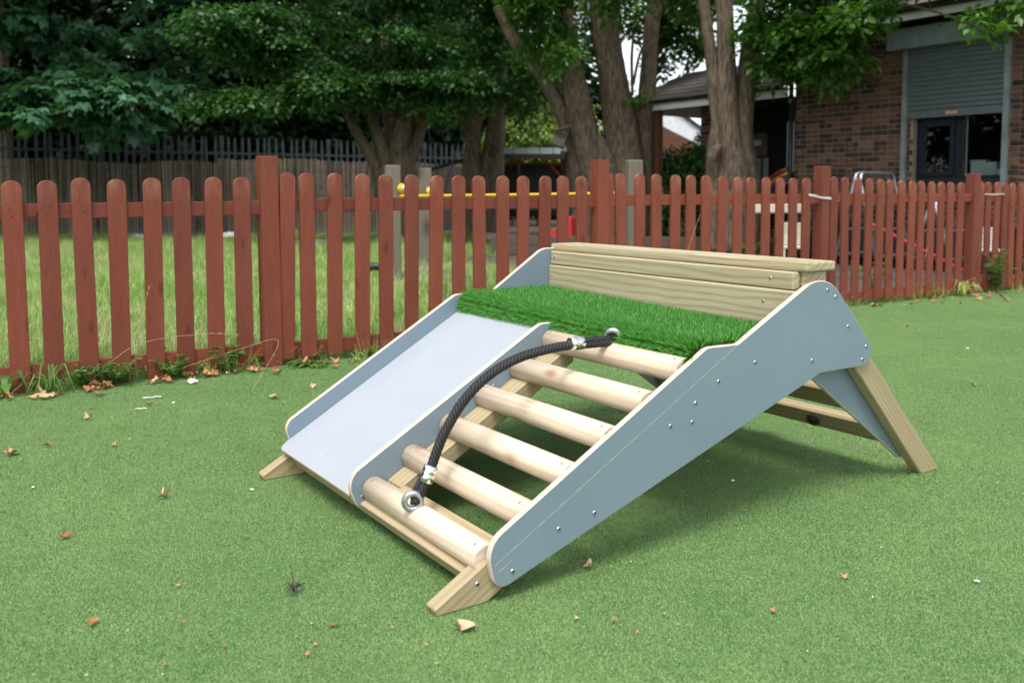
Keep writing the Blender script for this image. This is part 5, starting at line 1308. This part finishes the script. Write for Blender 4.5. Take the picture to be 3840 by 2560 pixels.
litter([7.209+.16*k for k in range(8)], 18, 7.2, 8.4, .25, 'right of the fourth post', 'leaf litter right of the fourth post')
for k in range(60):
    x, y = rr.uniform(0,3840), rr.uniform(1500,2540)
    if 950 < x < 3550 and y < 2250: 
        if rr.random() < .75: continue
    leaf(x, y, rr.uniform(.10,.22), 'tiny brown leaf crumb scattered on the open turf', 'leaf crumbs on the turf', 'leaf_crumb')
def scrap(px, py, size, label, seed, mat='paper'):
    r = random.Random(seed); bm = bmesh.new(); bmesh.ops.create_icosphere(bm, subdivisions=2, radius=size)
    for v_ in bm.verts: v_.co = Vector((v_.co.x*1.5,v_.co.y*.9,v_.co.z*.5))*r.uniform(.65,1.2)
    me = bpy.data.meshes.new('scrap'); bm.to_mesh(me); bm.free(); me.materials.append(M[mat]); p = g(px,py)
    return tag(link('paper_scrap' if mat == 'paper' else 'pebble', me, None, Matrix.Translation((p.x,p.y,size*.45+.006)) @ Matrix.Rotation(r.uniform(0,6),4,'Z')), label, 'litter' if mat == 'paper' else 'pebble')
scrap(722,1440,.018,'white crumpled paper among the leaves at the fence foot',1)
def strip(px,py,L,rz,label):
    p = g(px,py); mb = MB(); P = smoothpath([(-L/2,0,.010),(-L/4,.004,.011),(0,-.002,.010),(L/4,.006,.012),(L/2,.002,.010)],4)
    v_ = []
    for q_ in P: v_ += [q_+Vector((0,-.005,0)), q_+Vector((0,.005,.001))]
    mb.add(v_,[(2*i,2*i+2,2*i+3,2*i+1) for i in range(len(P)-1)]); tag(mb.build('paper_strip', M['paper'], None, Matrix.Translation((p.x,p.y,0)) @ Matrix.Rotation(rz,4,'Z')), label, 'litter')
strip(570,1497,.085,.35,'longer white paper strip on the turf below the fence'); strip(528,1540,.05,.1,'shorter white paper strip on the turf below the fence')
for i,(x,y,s_,l_) in enumerate(((651,1515,.006,'tiny white speck right of the paper strips'),(2245,1340,.005,'white pebble-like speck right of the slide shadow'),(2222,803,.008,'white scrap on the right-hand turf'),(1683,1108,.006,'white speck on turf under the side panel'),(124,1834,.005,'tiny white speck on the left turf'),(945,1843,.006,'grey-white speck left of the far front foot'))):
    scrap(x if i in (0,4,5) else x*D2, y if i in (0,4,5) else y*D2, s_, l_, 20+i)
for i,(x,y,s_,l_) in enumerate(((1252,2355,.007,'brown acorn-like nut on the turf left of the pale leaf'),(342,1537,.007,'dark pebble below the left fence litter'),(440,1720,.006,'dark blue-black berry on the left turf'),(315,1805,.005,'small round brown seed on the left turf'))):
    scrap(x,y,s_,l_,40+i,'stone')
# countless specks trodden into the pile
r_ = np.random.default_rng(31); n = 420; Yv = 1.5+8*r_.uniform(0,1,n)**1.4; Xv = r_.uniform(-.6,.6,n)*Yv
ok = [(Vector((x,y,0))-FO).dot(FN) < -.05 for x,y in zip(Xv,Yv)]; Xv, Yv = Xv[ok], Yv[ok]; n = len(Xv)
V, F = leaf_field(np.stack([Xv,Yv,np.full(n,.008)],1), r_.normal(0,1,(n,3))*np.array([1,1,.3]), np.array([0,0,1.])+r_.normal(0,.3,(n,3)), .007, 'oval', r_)
m, t, b = newmat('turf_specks'); a_ = t.nodes.new('ShaderNodeAttribute'); a_.attribute_name = 'tint'
t.links.new(ramp(t, a_.outputs['Fac'], [(0, (.03,.025,.02)), (.35, (.16,.08,.04)), (.6, (.40,.22,.10)), (.85, (.55,.45,.33)), (1, (.75,.75,.75))]), b.inputs['Base Color'])
tag(big('turf_specks', V, 5, F, m, r_.uniform(0,1,n)), 'tiny specks of bark, seed and grit scattered over the turf', 'debris', kind='stuff')
# dark withered twig tuft
p = g(1103,2228); mb = MB()
for k in range(16):
    a = random.uniform(0,6.28); l = random.uniform(.015,.035); mb.tube([(0,0,.008),(math.cos(a)*l*.5,math.sin(a)*l*.5,.02+random.uniform(0,.015)),(math.cos(a)*l,math.sin(a)*l,.006+random.uniform(0,.02))],[.0018,.0015,.0008],5)
mb.tube([(0,0,.01),(-.004,.004,.045),(-.012,.01,.075)],[.0016,.0012,.0006],5)
tag(mb.build('twig_tuft', M['twig'], None, Matrix.Translation((p.x,p.y,0))), 'small dark withered twig tuft on the turf, lower left of the frame', 'twig')
